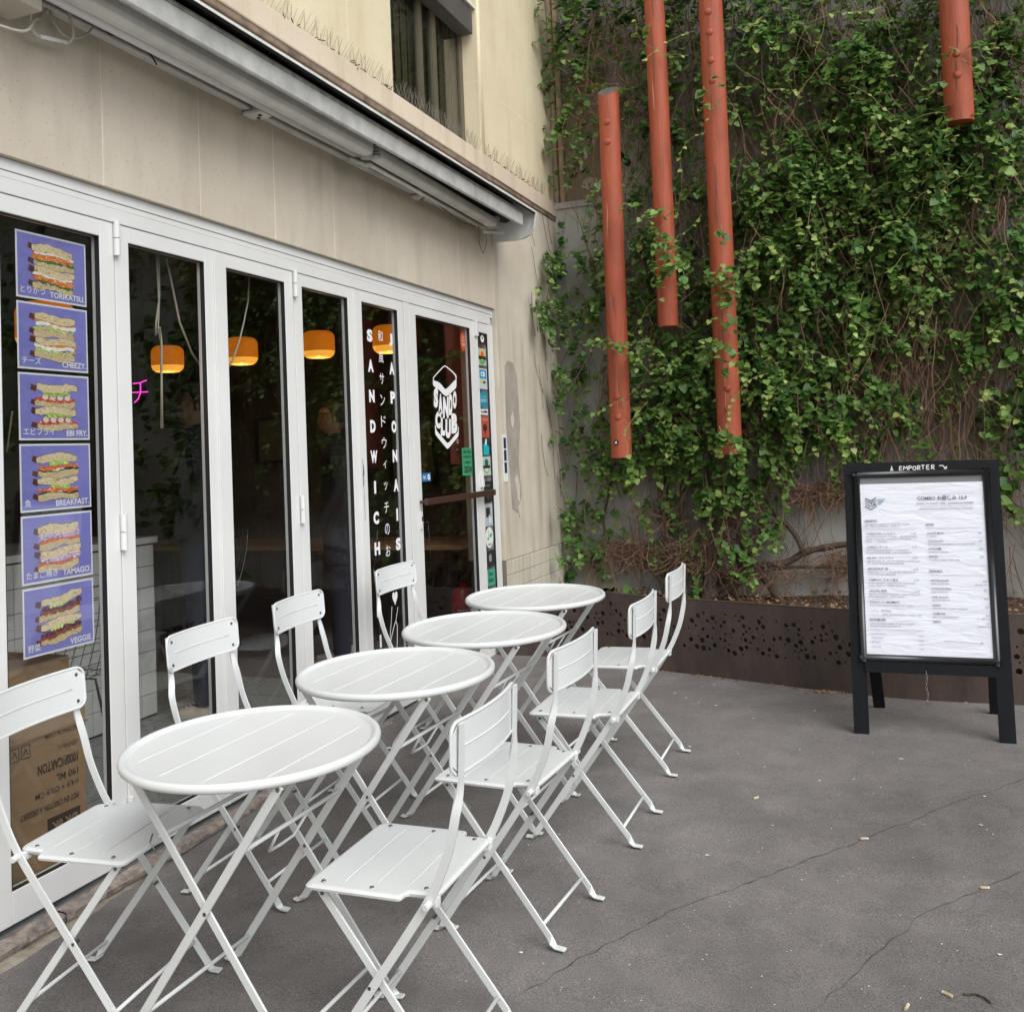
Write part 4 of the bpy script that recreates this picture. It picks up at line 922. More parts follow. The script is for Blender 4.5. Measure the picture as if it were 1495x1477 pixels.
vp('foliage', me, M_leaf, 'stuff')
LM = []
for k in range(6):
    me = bpy.data.meshes.new('leaf'); me.from_pydata(TPL.tolist(), [], FQ); at = me.attributes.new('tint', 'FLOAT', 'POINT'); at.data.foreach_set('value', [.12+.15*k]*9); me.shade_smooth(); me.materials.append(M_leaf); LM.append(me)
for i in pick:
    o = bpy.data.objects.new('leaf', LM[max(0, min(5, int((A_C[i]-.05)/.15)))]); C.objects.link(o); o.parent = vine; o.matrix_parent_inverse = vinv
    X_, T_, N_, s_ = A_X[i], A_T[i], A_N[i], A_S[i]
    o.matrix_basis = Matrix(((X_[0]*s_, T_[0]*s_, N_[0]*s_, A_P[i][0]), (X_[1]*s_, T_[1]*s_, N_[1]*s_, A_P[i][1]), (X_[2]*s_, T_[2]*s_, N_[2]*s_, A_P[i][2]), (0, 0, 0, 1)))
# litter in the planter
m = MB(); r_ = random.Random(9)
for i in range(2600):
    x = r_.uniform(.2, 4.2); y = r_.uniform(6.4, 7.58); z = .215+.03*noise.noise(Vector((x*2, y*2, 4)))+.05*math.exp(-((y-YW)/.3)**2)+r_.uniform(0, .03); a = r_.uniform(0, 6.28); s_ = r_.uniform(.012, .03)
    c_, sn = math.cos(a)*s_, math.sin(a)*s_; t1, t2 = r_.uniform(-.6, .6)*s_, r_.uniform(-.6, .6)*s_
    m.add([(x-c_, y-sn, z-t1), (x+sn*.4, y-c_*.4, z+t2), (x+c_, y+sn, z+t1), (x-sn*.4, y+c_*.4, z-t2*.3)], [(0, 1, 2, 3)])
for i in range(160):    # dry wisps at the planter foot
    q = ong(r_.gauss(1210, 14), 1004+r_.uniform(-2, 9)) if i < 110 else ong(r_.uniform(960, 1230), 0)
    if i >= 110:
        p, nn = along(r_.uniform(1.0, 2.4)); q = Vector((p.x-nn.x*.02, p.y-nn.y*.02-r_.uniform(0, .03), gz(p.y)))
    a = r_.uniform(0, 6.28); s_ = r_.uniform(.008, .022); m.add([(q.x-math.cos(a)*s_, q.y-math.sin(a)*s_, q.z+.003), (q.x+math.sin(a)*s_*.25, q.y-math.cos(a)*s_*.25, q.z+.010), (q.x+math.cos(a)*s_, q.y+math.sin(a)*s_, q.z+.005)], [(0, 1, 2)])
tag(put('leaf_litter', m, M_litter), 'dry brown leaf litter in and around the steel planter', kind='stuff')

# ================================================================== TABLES
TILT = Matrix.Rotation(math.atan(SL), 3, 'X')
def make_table():
    root = empty('bistro_table')
    m = MB(); prof_ = [(.0005, .699), (.296, .699), (.302, .700), (.306, .7045), (.312, .7085), (.3185, .708), (.3235, .7035), (.325, .697), (.3235, .690), (.318, .686), (.311, .685), (.306, .688), (.300, .693), (.0005, .693)]
    m.lathe(prof_, 96); top = put('tabletop', m, M_white, root); smooth_angle(top, 60)
    for x in (-.195, -.066, .066, .195):
        h = math.sqrt(.29**2-x*x)-.008; k = MB(); n_ = 24
        k.add([(x+dx, -h+2*h*i/n_, .699+dz-(.0014 if i in (0, n_) else 0)) for i in range(n_+1) for dx, dz in ((-.0034, -.0003), (-.0015, .0013), (.0015, .0013), (.0034, -.0003))], [(i*4+j, i*4+j+1, (i+1)*4+j+1, (i+1)*4+j) for i in range(n_) for j in range(3)])
        put('rib', k, M_white, top, smooth=True)
    W, T_ = .022, .006
    def flatleg(y, x0, x1, z1, sgn):
        m = MB(); d = Vector((x1-x0, 0, z1-.012)).normalized(); wv = Vector((d.z, 0, -d.x)); foot = Vector((x0, y, .010))
        pts = [foot+Vector((sgn*.032, 0, -.002)), foot+Vector((sgn*.016, 0, -.004)), foot+Vector((sgn*.004, 0, .0)), foot+d*.018, foot+d*.3, Vector((x1, y, z1))]
        wd = [Vector((0, 0, 1))*.0+Vector((0, 1, 0)), Vector((0, 1, 0)), Vector((.5*wv.x, .6, .5*wv.z)).normalized(), wv, wv, wv]
        td = [Vector((0, 0, 1)), Vector((0, 0, 1)), Vector((.3, -.6, .6)).normalized(), Vector((0, 1, 0)), Vector((0, 1, 0)), Vector((0, 1, 0))]
        m.sweep(pts, wd, td, [.018, .020, .021, W, W, W], [T_]*6); return put('leg', m, M_white, root, bevel=.0015, bseg=1)
    for s_, ya, yb in ((-1, -.203, -.194), (1, .203, .194)):
        flatleg(ya, -.262, .235, .685, -1); flatleg(yb, .262, -.238, .685, 1)
        m = MB(); m.tube([(.003, ya-.0042, .362), (.003, yb+.0042, .362)] if s_ < 0 else [(.003, yb-.0042, .362), (.003, ya+.0042, .362)], .0048, 10)
        put('pivot_bolt', m, M_rivet, root)
        for xx, zz_ in ((.230, .676), (-.233, .676)): m = MB(); m.tube([(xx, ya-.0042, zz_), (xx, ya+.0042, zz_)], .0055, 10); put('pivot_bolt', m, M_rivet, root)
    for x, z, yy in ((-.208, .083, .197), (.208, .083, .190), (-.143, .52, .190), (.118, .52, .197)):
        m = MB(); m.tube([(x, -yy, z), (x, yy, z)], .0055, 10); put('crossbar', m, M_white, root, smooth=True)
    m = MB(); m.beam((-.24, -.20, .688), (-.24, .20, .688), .02, .008, (1, 0, 0)); m.beam((.235, -.20, .688), (.235, .20, .688), .02, .008, (1, 0, 0)); put('support_rail', m, M_white, root)
    m = MB(); m.tube([(.118, -.06, .52), (.075, -.05, .455), (.07, .0, .45), (.075, .05, .455), (.118, .06, .52)], .004, 8); put('catch_rod', m, M_white, root, smooth=True)
    m = MB(); m.tube([(-.145, -.208, .535), (-.15, -.213, .515), (-.135, -.213, .498), (-.12, -.205, .505)], .0022, 6); put('catch_ring', m, M_rivet, root)
    return root
tab0 = make_table()
TABS = [((.9698, 2.116), 2.2, 'white round folding bistro table beside the window of six food posters'), ((.9782, 2.873), 3.4, 'white round folding bistro table, second along the row from the poster window'),
        ((.9965, 3.570), 3.2, 'white round folding bistro table, second along the row from the steel planter'), ((.9538, 4.276), 4.2, 'white round folding bistro table by the entrance door and steel planter')]
for i, ((x, y), a, lb) in enumerate(TABS):
    o = tab0 if i == 0 else copy_tree(tab0)
    o.location = (x, y, gz(y)+.002); o.rotation_euler = (TILT @ Matrix.Rotation(-R(a), 3, 'Z')).to_euler(); tag(o, lb, 'table', 'white bistro tables in a row')

# ================================================================== CHAIRS  (local +Y = forward, origin under the seat)
def make_chair():
    root = empty('folding_chair')
    # seat: outline with narrower rear, rolled edge
    def outline(ins=0.0):
        hw, hr, yf, yb, yn = .185-ins, .155-ins, .168-ins, -.165+ins, -.075
        pts = []
        def arc(cx, cy, r_, a0, a1, n_=4):
            for i in range(n_+1):
                a = R(a0+(a1-a0)*i/n_); pts.append((cx+r_*math.cos(a), cy+r_*math.sin(a)))
        rr_ = .022
        arc(hw-rr_, yf-rr_, rr_, 0, 90); arc(-hw+rr_, yf-rr_, rr_, 90, 180)
        arc(-hw+.010, yn+ins*.3, .010, 180, 260, 3); arc(-hr-.012, yn-.022, .012, 80, 10, 3)
        arc(-hr+rr_, yb+rr_, rr_, 180, 270); arc(hr-rr_, yb+rr_, rr_, 270, 360)
        arc(hr+.012, yn-.022, .012, 170, 100, 3); arc(hw-.010, yn+ins*.3, .010, -80, 0, 3)
        return pts
    def zs(y): return .455-(.055*max(0, (y-.115))/.053*.12 if y > .115 else 0)+.004*((y)/.165)**2
    rings = [(outline(.010), 0), (outline(.004), -.0008), (outline(0), -.005), (outline(.0015), -.011), (outline(.006), -.012), (outline(.010), -.006)]
    m = MB(); k = len(rings[0][0]); vs = []
    for pts, dz in rings: vs += [(x, y, zs(y)+dz) for x, y in pts]
    fs = [(i*k+j, i*k+(j+1) % k, (i+1)*k+(j+1) % k, (i+1)*k+j) for i in range(5) for j in range(k)]
    m.add(vs, fs)
    # top and underside as grid strips so the seat can curve
    def sheet(dz):
        pts = outline(.010); n0 = len(m.v)
        m.add([(x, y, zs(y)+dz) for x, y in pts], [tuple(range(k))])
    sheet(0); sheet(-.006)
    seat = put('seat', m, M_white, root); smooth_angle(seat, 50)
    for y in (-.078, .0, .078):
        hh = .150 if y > -.09 else .13; q = MB(); n_ = 8
        q.add([(-hh+2*hh*i/n_, y+dy, zs(y)+dz-(.0012 if i in (0, n_) else 0)) for i in range(n_+1) for dy, dz in ((-.003, -.0003), (-.0012, .0012), (.0012, .0012), (.003, -.0003))], [(i*4+j, (i+1)*4+j, (i+1)*4+j+1, i*4+j+1) for i in range(n_) for j in range(3)]); put('rib', q, M_white, seat, smooth=True)
    for x, y in ((.160, .125), (-.160, .125), (.158, .0), (-.158, .0), (.134, -.125), (-.134, -.125)):
        q = MB(); q.lathe([(.0055, 0), (.0048, .0016), (.0022, .0022), (.0004, .001)], 10, (x, y, zs(y)+.0004)); put('rivet', q, M_rivet, seat, smooth=True)
    # uprights: back post, curving forward into the front leg
    for s_ in (-1, 1):
        x = .172*s_
        P_ = [(x*.93, -.243, .838), (x*.93, -.239, .77), (x*.93, -.235, .715), (x*.96, -.230, .680), (x, -.223, .64), (x, -.207, .575), (x, -.183, .515), (x, -.152, .455), (x, -.090, .365), (x, .005, .235), (x, .155, .030), (x, .163, .016), (x, .172, .008), (x, .198, .007)]
        TWs = [0, 0, 0, .35, .8]+[1.0]*6+[.4, 0, 0]; TWs[10] = 1.0; Q0 = [Vector(q) for q in P_]; P_, T2 = [], []
        for i in range(len(Q0)-1):
            p0, p1, p2_, p3 = Q0[max(i-1, 0)], Q0[i], Q0[i+1], Q0[min(i+2, len(Q0)-1)]; kk = 4 if 2 <= i <= 8 else 1
            for q in range(kk):
                t_ = q/kk; P_.append(.5*((2*p1)+(p2_-p0)*t_+(2*p0-5*p1+4*p2_-p3)*t_*t_+(3*p1-p0-3*p2_+p3)*t_**3)); T2.append(TWs[i]*(1-t_)+TWs[i+1]*t_)
        P_.append(Q0[-1]); T2.append(TWs[-1])
        m = MB(); n_ = len(P_); wd, td, ws = [], [], []
        for i in range(n_):
            d = (Vector(P_[min(i+1, n_-1)])-Vector(P_[max(i-1, 0)])).normalized(); side = Vector((1, 0, 0)); inpl = d.cross(side).normalized()
            tw = T2[i]
            a = tw*math.pi/2; wv = side*math.cos(a)+inpl*math.sin(a); tv = -side*math.sin(a)+inpl*math.cos(a); wd.append(wv); td.append(tv); ws.append(.020)
        m.sweep(P_, wd, td, ws, [.0055]*n_); o = put('upright', m, M_white, root); smooth_angle(o, 35)
        xr = .158*s_
        Q = [(xr, .138, .437), (xr, .0, .2615), (xr, -.178, .036), (xr, -.186, .020), (xr, -.196, .009), (xr, -.226, .007)]
        m = MB(); n_ = len(Q); wd, td = [], []
        for i in range(n_):
            d = (Vector(Q[min(i+1, n_-1)])-Vector(Q[max(i-1, 0)])).normalized(); side = Vector((1, 0, 0)); inpl = d.cross(side).normalized(); tw = 0 if i >= n_-2 else (.45 if i == n_-3 else 1)
            a = tw*math.pi/2; wd.append(side*math.cos(a)+inpl*math.sin(a)); td.append(-side*math.sin(a)+inpl*math.cos(a))
        m.sweep(Q, wd, td, [.020]*n_, [.0055]*n_); put('rear_leg', m, M_white, root, bevel=.0014, bseg=1)
        m = MB(); m.tube([(s_*.1535, .0085, .2385), (s_*.1762, .0085, .2385)], .0043, 10); put('pivot_bolt', m, M_rivet, root); m = MB(); m.tube([(s_*.1535, .130, .428), (s_*.1622, .130, .428)], .005, 10); put('pivot_bolt', m, M_rivet, root)
        m = MB(); m.tube([(s_*.160, -.150, .444), (s_*.194, -.150, .444)], .0085, 10); m.box((s_*.150-.012, -.162, .430), (s_*.150+.012, -.138, .449)); put('hinge_knob', m, M_white, root, smooth=False, bevel=.002)
        m = MB(); m.beam((s_*.130, -.155, .440), (s_*.145, .150, .443), .012, .010, (1, 0, 0)); put('seat_rail', m, M_white, root)
    # backrest
    hw, hh, n_ = .188, .0615, 14; zc_ = .784
    def by(x, z): return -.2365-(z-zc_)*.05-.022*(1-(x/hw)**2)+.012
    def ring(ins, dy):
        P0 = rrect(2*(hw-ins), 2*(hh-ins), .026, 6); P1_ = []
        for i in range(len(P0)):
            a, c_ = Vector(P0[i]), Vector(P0[(i+1) % len(P0)]); k_ = max(1, int((c_-a).length/.025)); P1_ += [a.lerp(c_, q/k_) for q in range(k_)]
        return [(x, by(x, z+zc_)+dy, z+zc_) for x, z in P1_]
    def grid(ins, dy, flip):
        cols = 14; vs, fs = [], []
        for i in range(cols+1):
            x = -(hw-ins)+2*(hw-ins)*i/cols; e_ = max(0, abs(x)-(hw-ins-.026)); zlim = hh-ins-(.026-math.sqrt(max(0, .026**2-e_**2)) if e_ > 0 else 0)
            vs += [(x, by(x, zc_+zlim)+dy, zc_+zlim), (x, by(x, zc_-zlim)+dy, zc_-zlim)]
        fs = [(2*i, 2*i+1, 2*i+3, 2*i+2) if flip else (2*i, 2*i+2, 2*i+3, 2*i+1) for i in range(cols)]
        return vs, fs
    m = MB(); m.add(*grid(.004, .0022, True)); m.add(*grid(.004, -.0022, False))
    edge = ring(.004, 0); m.tube(edge+[edge[0], edge[1]], .0042, 6, False)
    back = put('backrest', m, M_white, root); smooth_angle(back, 50)
    for dy in (.0022, -.0022):
        q = MB(); sg_ = 1 if dy > 0 else -1; xs_ = [-.14+.28*i/10 for i in range(11)]; q.tube([(x, by(x, zc_)+dy+.0003*sg_, zc_) for x in xs_], .0017, 5); put('rib', q, M_white, back, smooth=True)
    for x, z in ((.158, .038), (-.158, .038), (.158, -.038), (-.158, -.038)):
        q = MB(); yy = by(x, zc_+z); q.tube([(x, yy-.004, zc_+z), (x, yy+.0040, zc_+z)], .0052, 10); put('rivet', q, M_rivet, back)
    for y, z, hx in ((-.158, .064, .160), (.120, .080, .172), (-.147, .446, .165)):
        m = MB(); m.tube([(-hx, y, z), (hx, y, z)], .0052, 10); put('crossbar', m, M_white, root, smooth=True)
    m = MB(); m.tube([(-.16, .135, .433), (.16, .135, .433)], .005, 10); put('front_rod', m, M_white, root, smooth=True)
    return root
ch0 = make_chair()
CH = [((1.392, 2.118), 90, 'white folding chair on the open pavement side of the table next to the poster window'),
      ((1.392, 2.805), 86, 'white folding chair on the open pavement side, second from the poster window end'),
      ((1.428, 3.500), 90, 'white folding chair on the open pavement side, second from the steel planter'),
      ((1.400, 4.205), 91, 'white folding chair on the open pavement side, closest to the steel planter'),
      ((.535, 2.075), -84, 'white folding chair against the glass with the six food posters'),
      ((.500, 2.790), -90, 'white folding chair against the glass, second from the poster window'),
      ((.490, 3.400), -88, 'white folding chair against the glass, second from the entrance door'),
      ((.470, 4.245), -93, 'white folding chair against the glass in front of the white lettering')]
for i, ((x, y), a, lb) in enumerate(CH):
    o = ch0 if i == 0 else copy_tree(ch0)
    o.location = (x, y, gz(y)+.002); o.rotation_euler = (TILT @ Matrix.Rotation(R(a), 3, 'Z')).to_euler(); tag(o, lb, 'chair', 'white folding bistro chairs')

# ================================================================== MENU BOARD
SW, LEAN = .665, math.atan2(.15, 1.235); SB = Vector((2.300, 4.795, gz(4.8)))
brd = tag(empty('menu_board', SB, (0, 0, R(-.6))), 'black wooden A-frame menu board with a white menu sheet in front of the planter', 'sign')
SHT = 1.245
def bf(d0):     # u from the left edge, v from the top, d towards the reader
    cs, sn = math.cos(LEAN), math.sin(LEAN)
    def f(u, v, d):
        h = SHT-v; dd = d0+d; return (u+.012*(h/SHT), h*sn-dd*cs, h*cs+dd*sn)
    return f
def slab(name, u0, v0, u1, v1, dep, th, m_, par=brd, bev=.003):
    m = MB(); m.poly([(u0, v1), (u1, v1), (u1, v0), (u0, v0)], th, bf(dep)); return put(name, m, m_, par, bevel=bev)
slab('leg', 0, .0, .060, SHT, 0, .030, M_black); slab('leg', SW-.060, .0, SW, SHT, 0, .030, M_black)
slab('top_rail', .061, .0, SW-.061, .058, -.0005, .028, M_black); slab('bottom_rail', .0605, .893, SW-.0605, .962, .010, .034, M_black)
slab('back_panel', .061, .059, SW-.061, .892, -.006, .012, M_black)
for dx in (0.012, SW-.072):   # rear legs
    m = MB(); m.beam((dx+.03, .155, 1.19), (dx+.03+(.055 if dx < .3 else .0), .455, .012), .055, .028, (1, 0, 0)); put('rear_leg', m, M_black, brd, bevel=.003)
m = MB(); m.beam((.06, .32, .55), (SW-.06, .32, .55), .05, .02, (0, 0, 1)); put('rear_crossbar', m, M_black, brd)
# snap frame: four rounded mouldings
def mould(u0, v0, u1, v1):
    m = MB(); f = bf(0); hor = abs(u1-u0) > abs(v1-v0); pr = [(-.0155, 0), (-.0145, .009), (-.008, .0145), (0, .016), (.008, .0145), (.0145, .009), (.0155, 0)]
    vs = []
    for (a, bb) in ((u0, v0), (u1, v1)):
        for o_, d in pr: vs.append(f(a+(0 if hor else o_), bb+(o_ if hor else 0), d+.0005))
    k = len(pr); m.add(vs, [(i, i+1, k+i+1, k+i) for i in range(k-1)]+[tuple(range(k)), tuple(range(2*k-1, k-1, -1))]); put('snap_frame', m, M_snap, brd, smooth=True)
mould(.037, .053, SW-.037, .053); mould(.037, .902, SW-.037, .902); mould(.053, .037, .053, .918); mould(SW-.053, .037, SW-.053, .918)
slab('mat_sheet', .062, .062, SW-.062, .895, .0015, .001, flat('grey_mat', (.19, .20, .20)), bev=0)
m = MB(); nu, nv = 40, 60
for j in range(nv+1):
    for i in range(nu+1):
        u = .067+(SW-.134)*i/nu; v_ = .098+(.884-.098)*j/nv; bmp = .0016*noise.noise(Vector((u*5, v_*26+1.5*noise.noise(Vector((u*7, v_*5, 1))), 0)))+.0005*noise.noise(Vector((u*9, v_*60, 5)))
        m.v.append(bf(.0052)(u, v_, bmp))
m.f = [(j*(nu+1)+i, (j+1)*(nu+1)+i, (j+1)*(nu+1)+i+1, j*(nu+1)+i+1) for j in range(nv) for i in range(nu)]
paper = put('menu_sheet', m, M_menu, brd, smooth=True)
def uv(zx, zy): return ((zx-165-(zy-103)*.031)/3.076/348, (zy-103)/3.076*.00312)
MF0 = bf(.0092)
MF = lambda u, v_, d: MF0(u, v_, d)
ink, inkl, inkb = MB(), MB(), MB()
def mt(s, zx, zy, h, bold=.0, mbx=None, align='l', width=None):
    mk = M_inkl if mbx is inkl else M_ink; mbx = MB()
    u, v_ = uv(zx, zy); hh = h/3.076*.00312/.72
    fn_ = lambda a, bq, d: MF(a, 2*v_-bq, d)   # flip: v grows downward
    put_text(mbx, s, fn_, u, v_-hh*.36, hh, bold, align, width); put('text_line', mbx, mk, paper)
def rule(zx0, zx1, zy, th=1.6):
    a = uv(zx0, zy); c_ = uv(zx1, zy+2); t_ = th/3.076*.00312/2
    ink_ = inkl; ink_.add([MF(a[0], a[1]-t_, 0), MF(a[0], a[1]+t_, 0), MF(c_[0], c_[1]+t_, 0), MF(c_[0], c_[1]-t_, 0)], [(0, 1, 2, 3)])
gr_ = random.Random(4)
def greek(zx, zy, ln, h=5):      # lines too small to read: rows of tiny strokes
    x = zx
    while x < zx+ln:
        w_ = gr_.uniform(3, 5)
        if gr_.random() < .86:
            a = uv(x, zy-h/2); c_ = uv(x+w_*.8, zy+h/2*gr_.uniform(.4, 1)); inkl.add([MF(a[0], a[1], 0), MF(a[0], c_[1], 0), MF(c_[0], c_[1], 0), MF(c_[0], a[1], 0)], [(0, 1, 2, 3)])
        x += w_
mt('COMBO お昼休み 15,9', 510, 270, 15, .02, width=None); rule(530, 765, 249, 1.2); mt('SANDO AU CHOIX + SIDE + BOISSON OU DESSERT', 506, 294, 7.5, .01); rule(525, 760, 305, 1.2); greek(520, 318, 240, 5)
mt('SANDO.', 262, 371, 11, .02); greek(262, 387, 205); greek(262, 396, 165); rule(264, 500, 407)
for s_, pr_, y, ln in (('TORIKATSU とりかつ', '11,9', 429, (235, 210, 100)), ('CHEEZY チーズ', '11,9', 491, (195, 210)), ('EBI FRY. エビフライ', '13,9', 540, (240, 170)), ('BREAKFAST. 魚', '11,9', 590, (225, 130)), ('TAMAGO. たまご焼き', '11,9', 640, (215, 175)), ('VEGGIE. 野菜', '11,9', 690, (235, 160)), ('SANDO DU MOMENT.', '', 740, (200,))):
    x = 268+(y-429)*.045; mt(s_, x, y, 9.5, .005); 
    if pr_: mt(pr_, x+232, y, 9, .0, align='r')
    for k, l_ in enumerate(ln): greek(x, y+14+11*k, l_)
mt('EXTRAS.', 336, 779, 8.5); greek(336, 796, 185); ccx, ccy = uv(307, 786)
for k in range(20):
    a0, a1 = 2*math.pi*k/20, 2*math.pi*(k+1)/20; r0, r1_ = .0125, .0115; inkl.add([MF(ccx+r0*math.cos(a0), ccy+r0*math.sin(a0), 0), MF(ccx+r0*math.cos(a1), ccy+r0*math.sin(a1), 0), MF(ccx+r1_*math.cos(a1), ccy+r1_*math.sin(a1), 0), MF(ccx+r1_*math.cos(a0), ccy+r1_*math.sin(a0), 0)], [(0, 1, 2, 3)])
mt('DONBURI.', 281, 819, 11, .02); greek(283, 837, 200); greek(283, 848, 140); rule(284, 525, 862)
for s_, pr_, y in (('TORIKATSU', '13,0', 881), ('TAMAGO', '13,0', 900), ('EBI FRY', '17,0', 919), ('VEGGIE', '13,0', 938)): mt(s_, 288+(y-881)*.04, y, 8.5, .0, inkl); mt(pr_, 527, y+6, 8.5, .0, inkl, 'r')
mt('SIDES.', 547, 390, 10, .015); rule(548, 792, 405)
for s_, pr_, y, l_ in (('SOUPE MISO.', '4,0', 429, 40), ('COLESLAW.', '4,0', 464, 210), ('WAKAME.', '4,0', 499, 85), ('FRITES.', '4,0', 535, 135)): x = 553+(y-429)*.06; mt(s_, x, y, 9, .005); mt(pr_, x+242, y, 8.5, .0, align='r'); greek(x, y+14, l_)
mt('DRINKS.', 559, 599, 11, .015); rule(561, 808, 616)
for s_, pr_, y, l_ in (('JUS DU JOUR.', '5,0', 640, 80), ('CITRONNADE.', '4,0', 677, 72), ('THÉ GLACÉ.', '4,0', 714, 75), ('SODA.', '3,0', 750, 155), ('RAMUNE.', '5,5', 787, 110), ('BIÈRE.', '5,0', 822, 0)): x = 565+(y-640)*.045; mt(s_, x, y, 9, .005); mt(pr_, x+246, y+4, 8.5, .0, align='r'); (greek(x, y+14, l_) if l_ else None); (greek(x+195, y+18, 54) if s_[0] in 'JRB' else None)
a = uv(618, 905); c_ = uv(788, 911); inkl.add([MF(a[0], a[1]-.001, 0), MF(a[0], a[1]+.001, 0), MF(c_[0], c_[1]+.001, 0), MF(c_[0], c_[1]-.001, 0)], [(0, 1, 2, 3)]); inkl.add([MF(c_[0]+.004, c_[1], 0), MF(c_[0]-.008, c_[1]-.006, 0), MF(c_[0]-.005, c_[1], 0), MF(c_[0]-.008, c_[1]+.006, 0)], [(0, 1, 2, 3)])
# small shop emblem
def up_(l): ink.add([MF(*uv(*q), 0) for q in l], [tuple(range(len(l)))])
up_([(265, 264), (268, 263), (292, 274), (316, 263), (319, 264), (319, 267), (292, 279), (265, 267)]); up_([(265, 300), (268, 300), (268, 304), (293, 314), (317, 304), (317, 300), (320, 300), (320, 306), (293, 319), (265, 306)])
def ugl(ch, a, bq, c2, d):
    vs, fs = text2d(ch, .04); xs_ = [p[0] for p in vs]; ys_ = [p[1] for p in vs]; x0, x1, y0q, y1q = min(xs_), max(xs_), min(ys_), max(ys_)
    ink.add([MF(*uv(a+(c2-a)*(p[0]-x0)/(x1-x0), d+(bq-d)*(p[1]-y0q)/(y1q-y0q)), 0) for p in vs], fs)
for i, ch in enumerate('SANDO'): ugl(ch, 266+i*11, 272+(2-abs(i-2))*4, 275+i*11, 284+(2-abs(i-2))*4)
for i, ch in enumerate('CLUB'): ugl(ch, 268+i*13, 288+(1.5-abs(i-1.5))*4, 279+i*13, 301+(1.5-abs(i-1.5))*4)
for k, l_ in enumerate((38, 30, 26, 18)):
    a = uv(324, 270+k*7); c_ = uv(324+l_, 273+k*7); inkb.add([MF(a[0], a[1], 0), MF(a[0], c_[1], 0), MF(c_[0], c_[1], 0), MF(c_[0], a[1], 0)], [(0, 1, 2, 3)])
for nm, mbx, mm_ in (('small_emblem', ink, M_ink), ('menu_small_print', inkl, M_inkl), ('menu_blue_text', inkb, M_inkb)): tag(put(nm, mbx, mm_, paper), kind='stuff' if nm != 'small_emblem' else None)
# chalked words on the top rail
ck = MB(); CF0 = bf(.0008)
def chalk(l, w_=.0042):
    P_ = [uv(*q) for q in l]; stroke(ck, P_, w_, lambda u, v_, d: CF0(u, v_, d))
cx = 386
def L_(ch, x, y=131):
    D = {'À': [[(0, 10), (5, -8), (10, 10)], [(2, 4), (9, 4)], [(3, -13), (6, -11)]], 'E': [[(9, -9), (0, -9), (0, 9), (10, 9)], [(0, 0), (8, 0)]], 'M': [[(0, 9), (1, -9), (7, 2), (13, -9), (14, 9)]], 'P': [[(0, 9), (0, -9), (8, -8), (9, -2), (1, 1)]], 'O': [[(5, -9), (0, -3), (1, 6), (6, 9), (11, 4), (10, -5), (5, -9)]], 'R': [[(0, 9), (0, -9), (8, -8), (9, -2), (1, 1), (10, 9)]], 'T': [[(0, -9), (11, -10)], [(5, -9), (6, 9)]], '>': [[(0, -5), (12, -6), (14, -2), (22, 6)], [(16, 8), (24, 8), (25, -2)]]}
    for s_ in D[ch]: chalk([(x+a*1.35, y+bq*1.05) for a, bq in s_])
for ch, x, dy in (('À', 387, 1), ('E', 430, -1), ('M', 449, -2), ('P', 474, -2), ('O', 492, -1), ('R', 514, -2), ('T', 532, -3), ('E', 556, -3), ('R', 579, -3), ('>', 614, -3)): L_(ch, x, 131+dy)
put('chalk_writing', ck, M_chalk, brd)
# wood worn pale on the top corner; chain
slab('worn_corner', SW-.085, -.0035, SW-.01, .0, -.001, .026, flat('raw_wood', (.5, .42, .3)), bev=0)
m = MB()
for i in range(11):
    z = .285-.0125*i; cxx = .32+.003*math.sin(i); pts = [(cxx+(.0045*math.cos(t_) if i % 2 else 0), .02+(.0045*math.cos(t_) if i % 2 == 0 else 0), z+.0085*math.sin(t_)) for t_ in [2*math.pi*k/8 for k in range(9)]]; m.tube(pts, .0014, 4, False)
m.box((.308, .015, .142), (.335, .025, .148)); put('chain', m, M_chain, brd)

